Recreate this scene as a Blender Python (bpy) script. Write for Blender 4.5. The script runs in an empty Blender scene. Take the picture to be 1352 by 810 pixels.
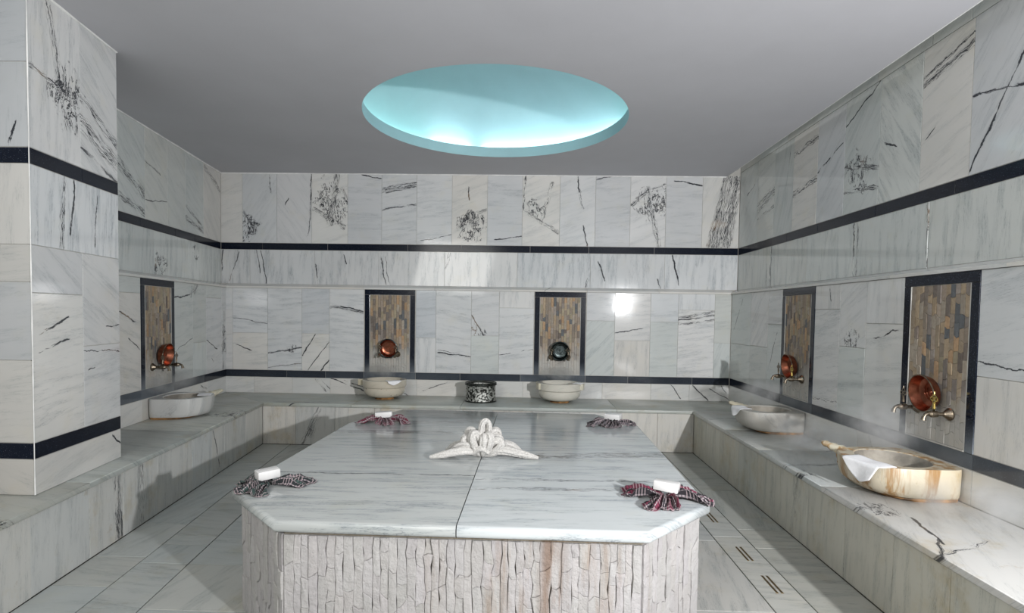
import bpy, bmesh, math, random
from mathutils import Vector, Matrix, noise
from math import pi, sin, cos, radians, sqrt, atan2, hypot

sc = bpy.context.scene
COL = sc.collection
R = random.Random(7)

# ------------------------------------------------------------------ camera
EYE = Vector((0, 0, 1.425))
F_PX, YAW, PITCH, ROLL, SHY = 751.337, -0.0272, -0.0394, 0.0150, 40.118
_f = Vector((sin(YAW) * cos(PITCH), cos(YAW) * cos(PITCH), sin(PITCH)))
_r = Vector((cos(YAW), -sin(YAW), 0))
_u = _r.cross(_f)
_r2 = _r * cos(ROLL) + _u * sin(ROLL)
_u2 = _u * cos(ROLL) - _r * sin(ROLL)
cd = bpy.data.cameras.new('camera')
cd.sensor_width = 36
cd.sensor_fit = 'HORIZONTAL'
cd.lens = F_PX / 1352 * 36
cd.shift_y = SHY / 1352
cd.clip_start = 0.02
cam = bpy.data.objects.new('camera', cd)
COL.objects.link(cam)
cam.matrix_world = Matrix(((_r2.x, _u2.x, -_f.x, EYE.x), (_r2.y, _u2.y, -_f.y, EYE.y),
                           (_r2.z, _u2.z, -_f.z, EYE.z), (0, 0, 0, 1)))
sc.camera = cam

# ------------------------------------------------------------------ world, lights, exposure
w = bpy.data.worlds.new('world')
sc.world = w
w.use_nodes = True
w.node_tree.nodes['Background'].inputs[0].default_value = (0.97, 0.985, 0.95, 1)
w.node_tree.nodes['Background'].inputs[1].default_value = 0.9

def light(name, typ, loc, target, energy, color, **kw):
    ld = bpy.data.lights.new(name, typ)
    ld.energy = energy
    ld.color = color
    for k, v in kw.items():
        setattr(ld, k, v)
    o = bpy.data.objects.new(name, ld)
    COL.objects.link(o)
    o.location = loc
    o.rotation_euler = (Vector(target) - Vector(loc)).to_track_quat('-Z', 'Y').to_euler()
    return o

light('flash_lamp', 'SPOT', (2.30, -0.60, 1.75), (-0.5, 6.7, 2.2), 1450, (0.985, 0.985, 1.0),
      spot_size=radians(116), spot_blend=1.0, shadow_soft_size=0.05)
light('right_wall_fill', 'AREA', (-1.7, 0.1, 2.5), (2.2, 3.6, 0.7), 85, (1.0, 0.99, 0.94),  # added fill light, no fitting there; brightens the right wall and bench
      shape='RECTANGLE', size=2.2, size_y=1.2)
sc.view_settings.view_transform = 'Standard'
sc.view_settings.look = 'None'
sc.view_settings.exposure = -0.50
sc.view_settings.gamma = 1.0
sc.cycles.use_denoising = True
sc.cycles.max_bounces = 8
sc.cycles.diffuse_bounces = 4
sc.cycles.volume_bounces = 1
sc.cycles.sample_clamp_indirect = 4.0
sc.cycles.caustics_reflective = False
sc.cycles.caustics_refractive = False

# ------------------------------------------------------------------ levels (m above the floor)
ZB = 0.446                       # bench top
B2B, B2T = 0.635, 0.720          # lower black band
LB_, LT = 1.695, 1.748           # ledge
B1B, B1T = 2.157, 2.239          # upper black band
ZC = 3.069                       # ceiling
ZT = 0.578                      # marble platform top

# ------------------------------------------------------------------ node helpers
class NT:
    def __init__(s, name):
        s.m = bpy.data.materials.new(name)
        s.m.use_nodes = True
        s.t = s.m.node_tree
        s.b = s.t.nodes['Principled BSDF']
        s.out = s.t.nodes['Material Output']
    def n(s, typ, **kw):
        o = s.t.nodes.new(typ)
        for k, v in kw.items():
            setattr(o, k, v)
        return o
    def link(s, a, b):
        s.t.links.new(a, b)
    def put(s, sock, v):
        if isinstance(v, bpy.types.NodeSocket):
            s.t.links.new(v, sock)
        elif isinstance(v, (tuple, list)):
            sock.default_value = tuple(v) + ((1,) if len(sock.default_value) == 4 and len(v) == 3 else ())
        else:
            sock.default_value = v
    def math(s, op, a, b=0.0, c=0.0, clamp=False):
        o = s.n('ShaderNodeMath', operation=op, use_clamp=clamp)
        s.put(o.inputs[0], a); s.put(o.inputs[1], b); s.put(o.inputs[2], c)
        return o.outputs[0]
    def ramp(s, v, a, b, lo=0.0, hi=1.0):            # smooth map of a..b to lo..hi
        o = s.n('ShaderNodeMapRange', interpolation_type='SMOOTHSTEP')
        s.put(o.inputs[0], v); s.put(o.inputs[1], a); s.put(o.inputs[2], b)
        s.put(o.inputs[3], lo); s.put(o.inputs[4], hi)
        return o.outputs[0]
    def mix(s, f, a, b, mode='MIX'):
        o = s.n('ShaderNodeMix', data_type='RGBA', blend_type=mode)
        s.put(o.inputs[0], f); s.put(o.inputs[6], a); s.put(o.inputs[7], b)
        return o.outputs[2]
    def noise(s, vec, scale, detail=4, rough=0.55, dist=0.0, out=0):
        o = s.n('ShaderNodeTexNoise')
        s.put(o.inputs['Vector'], vec)
        o.inputs['Scale'].default_value = scale
        o.inputs['Detail'].default_value = detail
        o.inputs['Roughness'].default_value = rough
        o.inputs['Distortion'].default_value = dist
        return o.outputs[out]
    def comb(s, x, y, z):
        o = s.n('ShaderNodeCombineXYZ')
        s.put(o.inputs[0], x); s.put(o.inputs[1], y); s.put(o.inputs[2], z)
        return o.outputs[0]
    def sep(s, v):
        o = s.n('ShaderNodeSeparateXYZ')
        s.put(o.inputs[0], v)
        return o.outputs
    def attr(s, name, typ='OBJECT'):
        o = s.n('ShaderNodeAttribute', attribute_type=typ, attribute_name=name)
        return s.sep(o.outputs['Vector'])
    def bump(s, h, strength=0.2, dist=0.01):
        o = s.n('ShaderNodeBump')
        o.inputs['Strength'].default_value = strength
        o.inputs['Distance'].default_value = dist
        s.put(o.inputs['Height'], h)
        s.link(o.outputs[0], s.b.inputs['Normal'])

def simple(name, col, rough=0.5, metal=0.0, vary=0.08, scale=8.0, bump=0.0, spec=0.5):
    k = NT(name)
    tc = k.n('ShaderNodeTexCoord').outputs['Object']
    nz = k.noise(tc, scale, 5, 0.6)
    dark = tuple(c * (1 - vary * 2) for c in col)
    lit = tuple(min(1, c * (1 + vary)) for c in col)
    k.put(k.b.inputs['Base Color'], k.mix(k.ramp(nz, 0.3, 0.7), dark, lit))
    k.b.inputs['Roughness'].default_value = rough
    k.b.inputs['Metallic'].default_value = metal
    k.b.inputs['Specular IOR Level'].default_value = spec
    if bump:
        k.bump(nz, bump, 0.01)
    return k.m

# The marble: base colour from the object colour; soft streaks, up to three drawn vein
# bundles and one crackled patch, each set per piece through custom properties.
def marble(name, rough=0.22, streak=1.0, stain=0.0, wet=False):
    k = NT(name)
    oi = k.n('ShaderNodeObjectInfo')
    tc = k.n('ShaderNodeTexCoord').outputs['Object']
    X, Y, Z = k.sep(tc)
    py = k.math('ADD', Y, Z)
    S = k.attr('streak')                       # angle, strength, seed
    seed = k.math('MULTIPLY', S[2], 13.7)
    def rot(ang):
        c = k.math('COSINE', ang); s = k.math('SINE', ang)
        t = k.math('ADD', k.math('MULTIPLY', X, c), k.math('MULTIPLY', py, s))
        n = k.math('SUBTRACT', k.math('MULTIPLY', py, c), k.math('MULTIPLY', X, s))
        return t, n
    st, sn = rot(S[0])
    v0 = k.comb(k.math('MULTIPLY', st, 1.3), k.math('MULTIPLY', sn, 9.0), seed)
    n0 = k.noise(v0, 2.0, 6, 0.6, 0.35)
    v1 = k.comb(k.math('MULTIPLY', st, 2.0), k.math('MULTIPLY', sn, 26.0), seed)
    n1 = k.noise(v1, 2.6, 5, 0.65, 0.25)
    cloud = k.noise(k.comb(X, py, seed), 2.2, 4, 0.55)
    base = oi.outputs['Color']
    col = k.mix(k.math('MULTIPLY', k.ramp(n0, 0.45, 0.75), k.math('MULTIPLY', S[1], 0.50 * streak)), base,
                (0.60, 0.64, 0.67), 'MULTIPLY')
    rid = k.math('ABSOLUTE', k.math('SUBTRACT', n1, 0.5))
    fine = k.math('MULTIPLY', k.ramp(rid, 0.022, 0.0), k.ramp(n0, 0.42, 0.62))
    col = k.mix(k.math('MULTIPLY', fine, k.math('MULTIPLY', S[1], 0.55 * streak)), col, (0.33, 0.36, 0.40), 'MULTIPLY')
    col = k.mix(k.ramp(cloud, 0.35, 0.7, 0.0, 0.35), col, (0.83, 0.85, 0.86), 'MULTIPLY')
    col = k.mix(k.ramp(k.noise(k.comb(X, py, k.math('ADD', seed, 4.0)), 5.0, 3), 0.52, 0.8, 0.0, 0.45), col,
                (1.0, 0.965, 0.87), 'MULTIPLY')
    # drawn veins
    wob = k.math('SUBTRACT', k.noise(k.comb(X, py, seed), 7.0, 5, 0.65), 0.5)
    dark = None
    for nm in ('vein_a', 'vein_b', 'vein_c'):
        A = k.attr(nm); B = k.attr(nm + '2')    # A: angle, offset, width   B: strength, middle, half length
        t, n = rot(A[0])
        d = k.math('ADD', k.math('SUBTRACT', n, A[1]), k.math('MULTIPLY', wob, 0.060))
        q = k.math('DIVIDE', d, k.math('MAXIMUM', A[2], 0.0005))
        g = k.math('EXPONENT', k.math('MULTIPLY', k.math('MULTIPLY', q, q), -1.0))
        along = k.math('ABSOLUTE', k.math('SUBTRACT', t, B[1]))
        end = k.ramp(k.math('SUBTRACT', along, B[2]), 0.015, -0.02)
        rn = k.noise(k.comb(k.math('MULTIPLY', t, 3.0), k.math('MULTIPLY', d, 75.0), seed), 1.6, 3, 0.55, 0.25)
        lines = k.ramp(k.math('ABSOLUTE', k.math('SUBTRACT', rn, 0.5)), 0.060, 0.020)
        solid = k.ramp(A[2], 0.0135, 0.006)       # narrow bundles read as one line
        br = k.ramp(k.noise(k.comb(k.math('MULTIPLY', t, 0.5), k.math('MULTIPLY', d, 4.0), seed), 12.0, 4, 0.7), 0.38, 0.50)
        body = k.math('MAXIMUM', lines, solid)
        o = k.math('MULTIPLY', k.math('MULTIPLY', g, body), k.math('MULTIPLY', end, k.math('MULTIPLY', br, B[0])))
        dark = o if dark is None else k.math('MAXIMUM', dark, o)
    K = k.attr('crackle'); K2 = k.attr('crackle2')   # x, y, radius   strength
    dx = k.math('SUBTRACT', X, K[0]); dy = k.math('SUBTRACT', py, K[1])
    rr = k.math('SQRT', k.math('ADD', k.math('MULTIPLY', dx, dx), k.math('MULTIPLY', dy, dy)))
    rr = k.math('DIVIDE', rr, k.math('MAXIMUM', K[2], 0.001))
    rr = k.math('ADD', rr, k.math('MULTIPLY', k.math('SUBTRACT', k.noise(k.comb(X, py, seed), 6.0, 3), 0.5), 1.7))
    r1 = k.noise(k.comb(k.math('MULTIPLY', X, 1.5), k.math('MULTIPLY', py, 0.8), seed), 5.5, 7, 0.68, 0.9)
    r2 = k.noise(k.comb(k.math('MULTIPLY', X, 3.2), k.math('MULTIPLY', k.math('ADD', py, k.math('MULTIPLY', X, .6)), 0.9), seed), 5.5, 6, 0.66, 0.4)
    e1 = k.ramp(k.math('ABSOLUTE', k.math('SUBTRACT', r1, 0.5)), 0.026, 0.008)
    e2 = k.ramp(k.math('ABSOLUTE', k.math('SUBTRACT', r2, 0.53)), 0.022, 0.006)
    edge = k.math('MULTIPLY', k.math('MAXIMUM', e1, e2), k.ramp(rr, 1.0, 0.55))
    edge = k.math('MULTIPLY', edge, k.ramp(k.noise(k.comb(X, py, seed), 11.0, 3, 0.7), 0.38, 0.52))
    dark = k.math('MAXIMUM', dark, k.math('MULTIPLY', edge, K2[0]))
    dark = k.ramp(dark, 0.10, 0.55)
    vc = k.mix(k.ramp(k.noise(k.comb(X, py, seed), 3.0, 2), 0.62, 0.72), (0.018, 0.02, 0.028), (0.16, 0.10, 0.055))
    col = k.mix(k.math('MULTIPLY', dark, 0.96), col, vc)
    if stain:                                   # ochre limescale run-off stains
        P = k.n('ShaderNodeNewGeometry').outputs['Position']
        sp = k.noise(P, 3.1, 5, 0.7)
        col = k.mix(k.math('MULTIPLY', k.ramp(sp, 0.52, 0.74), stain), col, (0.80, 0.66, 0.42), 'MULTIPLY')
        sq = k.noise(P, 9.0, 5, 0.75)
        col = k.mix(k.math('MULTIPLY', k.ramp(sq, 0.60, 0.74), stain * 0.8), col, (0.55, 0.40, 0.22), 'MULTIPLY')
        if stain > .8:
            gx, gy, gz = k.sep(P)
            sr = k.noise(k.comb(k.math('MULTIPLY', gx, 13.0), k.math('MULTIPLY', gy, 13.0), k.math('MULTIPLY', gz, 1.3)), 1.0, 4, 0.7)
            col = k.mix(k.ramp(sr, 0.46, 0.62, 0, 0.95), col, (0.60, 0.38, 0.19), 'MULTIPLY')
    k.put(k.b.inputs['Base Color'], col)
    k.put(k.b.inputs['Roughness'], k.ramp(cloud, 0.3, 0.7, rough * 0.85, rough * 1.3))
    k.b.inputs['Specular IOR Level'].default_value = 0.42
    k.bump(k.noise(tc, 6.0, 3), 0.03, 0.01)
    return k.m

M = {}
M['marble'] = marble('wall_marble', 0.065)
M['bench'] = marble('bench_marble', 0.34, stain=0.55)
M['slab'] = marble('polished_marble', 0.13, streak=1.35, stain=0.0)
M['floor'] = marble('floor_marble', 0.34, streak=1.0, stain=0.35)
M['basin'] = marble('basin_marble', 0.42, streak=0.8, stain=0.9)
M['basin_pale'] = marble('pale_basin_marble', 0.42, streak=0.9, stain=0.45)
M['grout'] = simple('grout', (0.50, 0.49, 0.46), 0.85)
M['floor_grout'] = simple('floor_grout', (0.10, 0.095, 0.08), 0.9)
M['caulk'] = simple('caulk', (0.80, 0.80, 0.79), 0.7)
M['ceiling'] = simple('ceiling_paint', (0.51, 0.51, 0.54), 0.75, vary=0.02, scale=1.2)
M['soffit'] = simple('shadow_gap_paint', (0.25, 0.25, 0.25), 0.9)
M['dome'] = simple('turquoise_dome_paint', (0.33, 0.52, 0.56), 0.6, vary=0.03, scale=1.5)
M['soap'] = simple('white_soap', (0.66, 0.655, 0.65), 0.4, vary=0.02, scale=20)
M['towel'] = simple('white_terry', (0.60, 0.585, 0.56), 0.95, vary=0.12, scale=110, bump=1.0)
M['cloth'] = simple('white_cotton', (0.88, 0.88, 0.90), 0.85, vary=0.02, scale=60, bump=0.15)
M['copper'] = simple('copper', (0.38, 0.14, 0.085), 0.3, 1.0, vary=0.22, scale=22, bump=0.25)
M['darkmetal'] = simple('tarnished_dark_metal', (0.09, 0.11, 0.11), 0.34, 1.0, vary=0.3, scale=25, bump=0.25)
M['brass'] = simple('aged_brass', (0.27, 0.225, 0.17), 0.34, 1.0, vary=0.25, scale=40, bump=0.2)
M['gold'] = simple('bright_brass', (0.70, 0.52, 0.16), 0.25, 1.0, vary=0.12, scale=40)
M['foot'] = simple('rust_stained_stone', (0.36, 0.19, 0.07), 0.6, vary=0.35, scale=16)
M['drain'] = simple('drain_slot', (0.05, 0.035, 0.02), 0.8)
M['drainbrass'] = simple('drain_brass_trim', (0.45, 0.30, 0.12), 0.4, 0.8, vary=0.3, scale=30)
M['hollow'] = simple('shaded_basin_hollow', (0.29, 0.265, 0.225), 0.5, vary=0.2, scale=9)  # shade inside the basins, painted as a darker colour
M['black'] = None

def granite():
    k = NT('black_granite')
    tc = k.n('ShaderNodeTexCoord').outputs['Object']
    P = k.n('ShaderNodeNewGeometry').outputs['Position']
    sp = k.noise(tc, 190.0, 2, 0.5)
    col = k.mix(k.ramp(sp, 0.63, 0.70, 0, 0.75), (0.005, 0.008, 0.017), (0.15, 0.17, 0.21))
    L = k.attr('lime')                           # strength, height it fades out, edge height
    pz = k.sep(P)[2]
    h = k.ramp(k.math('ADD', pz, k.math('MULTIPLY', k.noise(P, 7.0, 3), 0.12)), L[1], L[2])
    m = k.math('MULTIPLY', h, k.math('MULTIPLY', L[0], 0.75))
    m = k.math('MULTIPLY', m, k.ramp(k.noise(P, 3.0, 4), 0.25, 0.6, 0.55, 1.0))
    col = k.mix(m, col, (0.30, 0.34, 0.38))
    k.put(k.b.inputs['Base Color'], col)
    k.b.inputs['Roughness'].default_value = 0.14
    k.b.inputs['Specular IOR Level'].default_value = 0.25
    return k.m
M['black'] = granite()

def stone(name, lime):
    k = NT(name)
    a = k.n('ShaderNodeAttribute', attribute_type='GEOMETRY', attribute_name='tone').outputs['Color']
    P = k.n('ShaderNodeNewGeometry').outputs['Position']
    nz = k.noise(P, 45.0, 5, 0.7)
    col = k.mix(k.ramp(nz, 0.3, 0.75, 0, 0.6), a, (0.55, 0.5, 0.45), 'MULTIPLY')
    if lime:
        pz = k.sep(P)[2]
        m = k.ramp(k.math('ADD', pz, k.math('MULTIPLY', k.noise(P, 9.0, 4), 0.35)), 1.30, 1.0)
        col = k.mix(k.math('MULTIPLY', m, 0.85), col, (0.47, 0.46, 0.43))
    k.put(k.b.inputs['Base Color'], col)
    k.b.inputs['Roughness'].default_value = 0.7
    k.bump(nz, 0.6, 0.004)
    return k.m
M['mosaic'] = stone('split_face_mosaic', True)

def cladding():
    k = NT('white_split_stone')
    a = k.n('ShaderNodeAttribute', attribute_type='GEOMETRY', attribute_name='tone').outputs['Color']
    P = k.n('ShaderNodeNewGeometry').outputs['Position']
    px, pyy, pz = k.sep(P)
    nz = k.noise(P, 38.0, 5, 0.7)
    col = k.mix(k.ramp(nz, 0.35, 0.8, 0, 0.3), a, (0.72, 0.68, 0.66), 'MULTIPLY')
    # rust run-off: vertical streaks under the joint in the slab and to its right
    sv = k.comb(k.math('MULTIPLY', px, 9.0), k.math('MULTIPLY', pyy, 9.0), k.math('MULTIPLY', pz, 0.9))
    run = k.ramp(k.noise(sv, 1.0, 5, 0.7), 0.50, 0.72)
    zone = k.ramp(k.math('ABSOLUTE', k.math('SUBTRACT', px, 0.12)), 0.75, 0.05)
    col = k.mix(k.math('MULTIPLY', k.math('MULTIPLY', run, zone), 0.75), col, (0.62, 0.42, 0.26), 'MULTIPLY')
    core = k.math('MULTIPLY', k.ramp(k.math('ABSOLUTE', k.math('SUBTRACT', px, 0.115)), 0.075, 0.02),
                  k.ramp(k.noise(sv, 1.6, 5, 0.7), 0.35, 0.6))
    col = k.mix(k.math('MULTIPLY', core, 0.75), col, (0.45, 0.27, 0.15), 'MULTIPLY')
    k.put(k.b.inputs['Base Color'], col)
    k.b.inputs['Roughness'].default_value = 0.75
    k.bump(k.noise(P, 26.0, 6, 0.68), 0.8, 0.016)
    return k.m
M['clad'] = cladding()

def plaid(name, c1, c2):
    k = NT(name)
    uv = k.n('ShaderNodeUVMap').outputs[0]
    u, v, _ = k.sep(uv)
    def bands(x, f, ph, duty):
        fr = k.math('FRACT', k.math('ADD', k.math('MULTIPLY', x, f), ph))
        return k.math('LESS_THAN', fr, duty)
    wide = bands(u, 3.0, 0.1, 0.45)
    col = k.mix(wide, c1, c2)
    thin = bands(u, 17.0, 0.0, 0.26)
    thin2 = bands(v, 13.0, 0.3, 0.30)
    col = k.mix(k.math('MULTIPLY', thin, bands(u, 3.0, 0.65, 0.7)), col, (0.30, 0.255, 0.27))
    col = k.mix(k.math('MULTIPLY', thin2, bands(v, 2.0, 0.2, 0.6)), col, (0.24, 0.19, 0.20))
    col = k.mix(k.math('MULTIPLY', bands(v, 13.0, 0.8, 0.3), 0.8), col, (0.012, 0.012, 0.016))
    k.put(k.b.inputs['Base Color'], col)
    k.b.inputs['Roughness'].default_value = 0.9
    return k.m
M['plaid_green'] = plaid('plaid_black_green', (0.012, 0.016, 0.018), (0.045, 0.075, 0.068))
M['plaid_red'] = plaid('plaid_black_burgundy', (0.014, 0.010, 0.014), (0.17, 0.025, 0.055))
M['plaid_wine'] = plaid('plaid_burgundy_pale', (0.13, 0.015, 0.035), (0.28, 0.20, 0.22))
M['plaid_dark'] = plaid('plaid_dark_grey', (0.010, 0.011, 0.012), (0.10, 0.09, 0.10))

def emit(name, col, s):
    k = NT(name)
    e = k.n('ShaderNodeEmission')
    e.inputs[0].default_value = col + (1,)
    e.inputs[1].default_value = s
    k.link(e.outputs[0], k.out.inputs[0])
    return k.m
M['led_a'] = emit('led_strip_bright', (0.85, 0.98, 1.0), 55.0)
M['led_b'] = emit('led_strip_dim', (0.62, 1.0, 0.92), 18.0)

def embossed():
    k = NT('embossed_pewter')
    tc = k.n('ShaderNodeTexCoord').outputs['Object']
    vo = k.n('ShaderNodeTexVoronoi', feature='SMOOTH_F1')
    k.link(tc, vo.inputs['Vector']); vo.inputs['Scale'].default_value = 48.0
    nz = k.noise(tc, 42.0, 4, 0.7, 2.0)
    h = k.math('ADD', k.math('MULTIPLY', vo.outputs[0], 0.9), k.math('MULTIPLY', nz, 0.75))
    k.put(k.b.inputs['Base Color'], k.mix(k.ramp(h, 0.66, 0.86), (0.50, 0.51, 0.48), (0.02, 0.023, 0.02)))
    k.b.inputs['Metallic'].default_value = 0.6
    k.b.inputs['Roughness'].default_value = 0.45
    k.bump(h, 0.6, 0.006)
    return k.m
M['pewter'] = embossed()
M['blackmetal'] = simple('black_iron', (0.03, 0.035, 0.03), 0.35, 0.7)

def steam_mat(name, dens):
    k = NT(name)
    k.t.nodes.remove(k.b)
    tc = k.n('ShaderNodeTexCoord').outputs['Object']
    ln = k.n('ShaderNodeVectorMath', operation='LENGTH')
    k.link(tc, ln.inputs[0])
    oi = k.n('ShaderNodeObjectInfo').outputs['Random']
    nz = k.noise(k.n('ShaderNodeNewGeometry').outputs['Position'], 5.5, 4, 0.6, 0.5)
    d = k.math('MULTIPLY', k.ramp(ln.outputs['Value'], 1.0, 0.15), k.ramp(nz, 0.40, 0.66))
    v = k.n('ShaderNodeVolumePrincipled')
    v.inputs['Color'].default_value = (0.95, 0.96, 0.97, 1)
    v.inputs['Anisotropy'].default_value = 0.2
    k.put(v.inputs['Density'], k.math('MULTIPLY', d, dens))
    k.link(v.outputs[0], k.out.inputs['Volume'])
    return k.m
M['steam'] = steam_mat('steam', 8.0)

# ------------------------------------------------------------------ mesh helpers
def mesh_obj(name, bm, mat, parent=None, smooth=None, mw=None):
    me = bpy.data.meshes.new(name)
    bmesh.ops.recalc_face_normals(bm, faces=bm.faces[:])
    bm.to_mesh(me)
    bm.free()
    if mat:
        me.materials.append(mat)
    if smooth is not None:
        me.polygons.foreach_set('use_smooth', [True] * len(me.polygons))
        me.set_sharp_from_angle(angle=radians(smooth))
    return link(name, me, parent, mw)

def link(name, me, parent=None, mw=None):
    o = bpy.data.objects.new(name, me)
    COL.objects.link(o)
    if mw is not None:
        o.matrix_local = mw
    if parent:
        o.parent = parent
    return o

def empty(name, mw):
    o = bpy.data.objects.new(name, None)
    o.empty_display_size = 0.1
    COL.objects.link(o)
    o.matrix_world = mw
    return o

def tag(o, label=None, cat=None, group=None, kind=None):
    if label: o['label'] = label
    if cat: o['category'] = cat
    if group: o['group'] = group
    if kind: o['kind'] = kind
    return o

def box(bm, x0, x1, y0, y1, z0, z1, bev=0.0):
    vs = [bm.verts.new(p) for p in ((x0, y0, z0), (x1, y0, z0), (x1, y1, z0), (x0, y1, z0),
                                    (x0, y0, z1), (x1, y0, z1), (x1, y1, z1), (x0, y1, z1))]
    fs = [bm.faces.new([vs[i] for i in f]) for f in
          ((0, 1, 5, 4), (1, 2, 6, 5), (2, 3, 7, 6), (3, 0, 4, 7), (4, 5, 6, 7), (3, 2, 1, 0))]
    if bev:
        es = list({e for f in fs for e in f.edges})
        bmesh.ops.bevel(bm, geom=es, offset=bev, segments=2, affect='EDGES', profile=0.5)
    return vs

def prism(bm, pts, z0, z1, bev=0.0, seg=2, top_only=False):
    lo = [bm.verts.new((x, y, z0)) for x, y in pts]
    hi = [bm.verts.new((x, y, z1)) for x, y in pts]
    n = len(pts)
    fs = [bm.faces.new(hi), bm.faces.new(lo[::-1])]
    for i in range(n):
        fs.append(bm.faces.new((lo[i], lo[(i + 1) % n], hi[(i + 1) % n], hi[i])))
    if bev:
        es = list(fs[0].edges) + ([] if top_only else list(fs[1].edges))
        bmesh.ops.bevel(bm, geom=es, offset=bev, segments=seg, affect='EDGES', profile=0.5)

def rings(bm, loops, close_first=False, close_last=False):
    rows = [[bm.verts.new(p) for p in L] for L in loops]
    n = len(rows[0])
    for a, b in zip(rows, rows[1:]):
        for i in range(n):
            bm.faces.new((a[i], a[(i + 1) % n], b[(i + 1) % n], b[i]))
    if close_first: bm.faces.new(rows[0][::-1])
    if close_last: bm.faces.new(rows[-1])
    return rows

def lathe(bm, prof, n=32, axis='Z', cx=0, cy=0, cz=0, closed=True):
    L = []
    for r, h in prof:
        row = []
        for i in range(n):
            a = 2 * pi * i / n
            if axis == 'Z': row.append((cx + r * cos(a), cy + r * sin(a), cz + h))
            else: row.append((cx + r * cos(a), cy + h, cz + r * sin(a)))
        L.append(row)
    rings(bm, L, closed, closed)

def tube(bm, pts, rad, n=10, flat=1.0):
    pts = [Vector(p) for p in pts]
    L = []
    up = Vector((0, 0, 1))
    for i, p in enumerate(pts):
        t = (pts[min(i + 1, len(pts) - 1)] - pts[max(i - 1, 0)]).normalized()
        s = t.cross(up)
        s = s.normalized() if s.length > 1e-3 else Vector((1, 0, 0))
        v = s.cross(t).normalized()
        r = rad[i] if isinstance(rad, (list, tuple)) else rad
        L.append([p + s * cos(2 * pi * j / n) * r + v * sin(2 * pi * j / n) * r * flat for j in range(n)])
    rings(bm, L, True, True)

def frame_mw(O, dx, dy):        # local X along the wall (left to right from inside), Y into the wall
    dx = Vector(dx).normalized(); dy = Vector(dy).normalized(); z = Vector((0, 0, 1))
    return Matrix(((dx.x, dy.x, z.x, O[0]), (dx.y, dy.y, z.y, O[1]), (dx.z, dy.z, z.z, O[2]), (0, 0, 0, 1)))

def seg(w_, h_, x0, y0, x1, y1, wid, s):
    """a vein from (x0,y0) to (x1,y1), fractions of the piece, as shader numbers"""
    ax, ay, bx, by = (x0 - .5) * w_, (y0 - .5) * h_, (x1 - .5) * w_, (y1 - .5) * h_
    ang = atan2(by - ay, bx - ax)
    c, s_ = cos(ang), sin(ang)
    off = ay * c - ax * s_
    ta, tb = ax * c + ay * s_, bx * c + by * s_
    return (ang, off, wid), (s, (ta + tb) / 2, abs(tb - ta) / 2)

def veins(o, w_, h_, spec=None, streak=(0.1, 0.6), tint=None):
    """spec: {'l': [(x0,y0,x1,y1,width,strength)..], 'k': (x,y,r,strength)}"""
    spec = spec or {}
    o['streak'] = (float(streak[0]), float(streak[1]), R.random() * 10)
    z3 = (0.0, 0.0, 0.0)
    ls = list(spec.get('l', ()))[:3]
    for i, nm in enumerate(('vein_a', 'vein_b', 'vein_c')):
        if i < len(ls):
            a, b = seg(w_, h_, *ls[i])
            o[nm] = tuple(map(float, a)); o[nm + '2'] = tuple(map(float, b))
        else:
            o[nm] = z3; o[nm + '2'] = z3
    if 'k' in spec:
        kx, ky, r, s = spec['k']
        o['crackle'] = ((kx - .5) * w_, (ky - .5) * h_, float(r)); o['crackle2'] = (float(s), 0.0, 0.0)
    else:
        o['crackle'] = z3; o['crackle2'] = z3
    c = tint or BASE
    j = 1 + R.uniform(-0.07, 0.05)
    hsh = R.uniform(-0.012, 0.012)
    o.color = (min(1, (c[0] + hsh) * j), min(1, c[1] * j), min(1, (c[2] - hsh) * j), 1)
    return o

BASE = (0.665, 0.67, 0.67)
WARM = (0.675, 0.665, 0.64)
COOL = (0.615, 0.63, 0.645)
GREENISH = (0.61, 0.63, 0.61)

def tile(parent, x0, x1, z0, z1, spec=None, streak=(0.1, 0.6), tint=None, name='tile', mat='marble', gap=0.0018, front=0.0):
    w_, h_ = x1 - x0 - 2 * gap, z1 - z0 - 2 * gap
    bm = bmesh.new()
    b = 0.0012
    # front face with a fine arris, sides back to the bed
    q = [(-w_/2, -h_/2), (w_/2, -h_/2), (w_/2, h_/2), (-w_/2, h_/2)]
    i_ = [(-w_/2+b, -h_/2+b), (w_/2-b, -h_/2+b), (w_/2-b, h_/2-b), (-w_/2+b, h_/2-b)]
    rings(bm, [[(x, 0.005, z) for x, z in q], [(x, b, z) for x, z in q], [(x, 0, z) for x, z in i_]], True, True)
    dy = front + R.uniform(-0.0006, 0.0004)
    rot = Matrix.Rotation(R.uniform(-1, 1) * 0.0012, 4, 'X') @ Matrix.Rotation(R.uniform(-1, 1) * 0.0012, 4, 'Z')
    o = mesh_obj(name, bm, M[mat], parent, None, Matrix.Translation(((x0 + x1) / 2, dy, (z0 + z1) / 2)) @ rot)
    if mat != 'black':
        veins(o, w_, h_, spec, streak, tint)
    return o

def struct(name, bm, mat, mw=None, smooth=None):
    o = mesh_obj(name, bm, mat, None, smooth, mw)
    o['kind'] = 'structure'
    return o

V = pi / 2 - 0.04        # near-vertical streaks
# ------------------------------------------------------------------ walls
S_IN = 0.092
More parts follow.
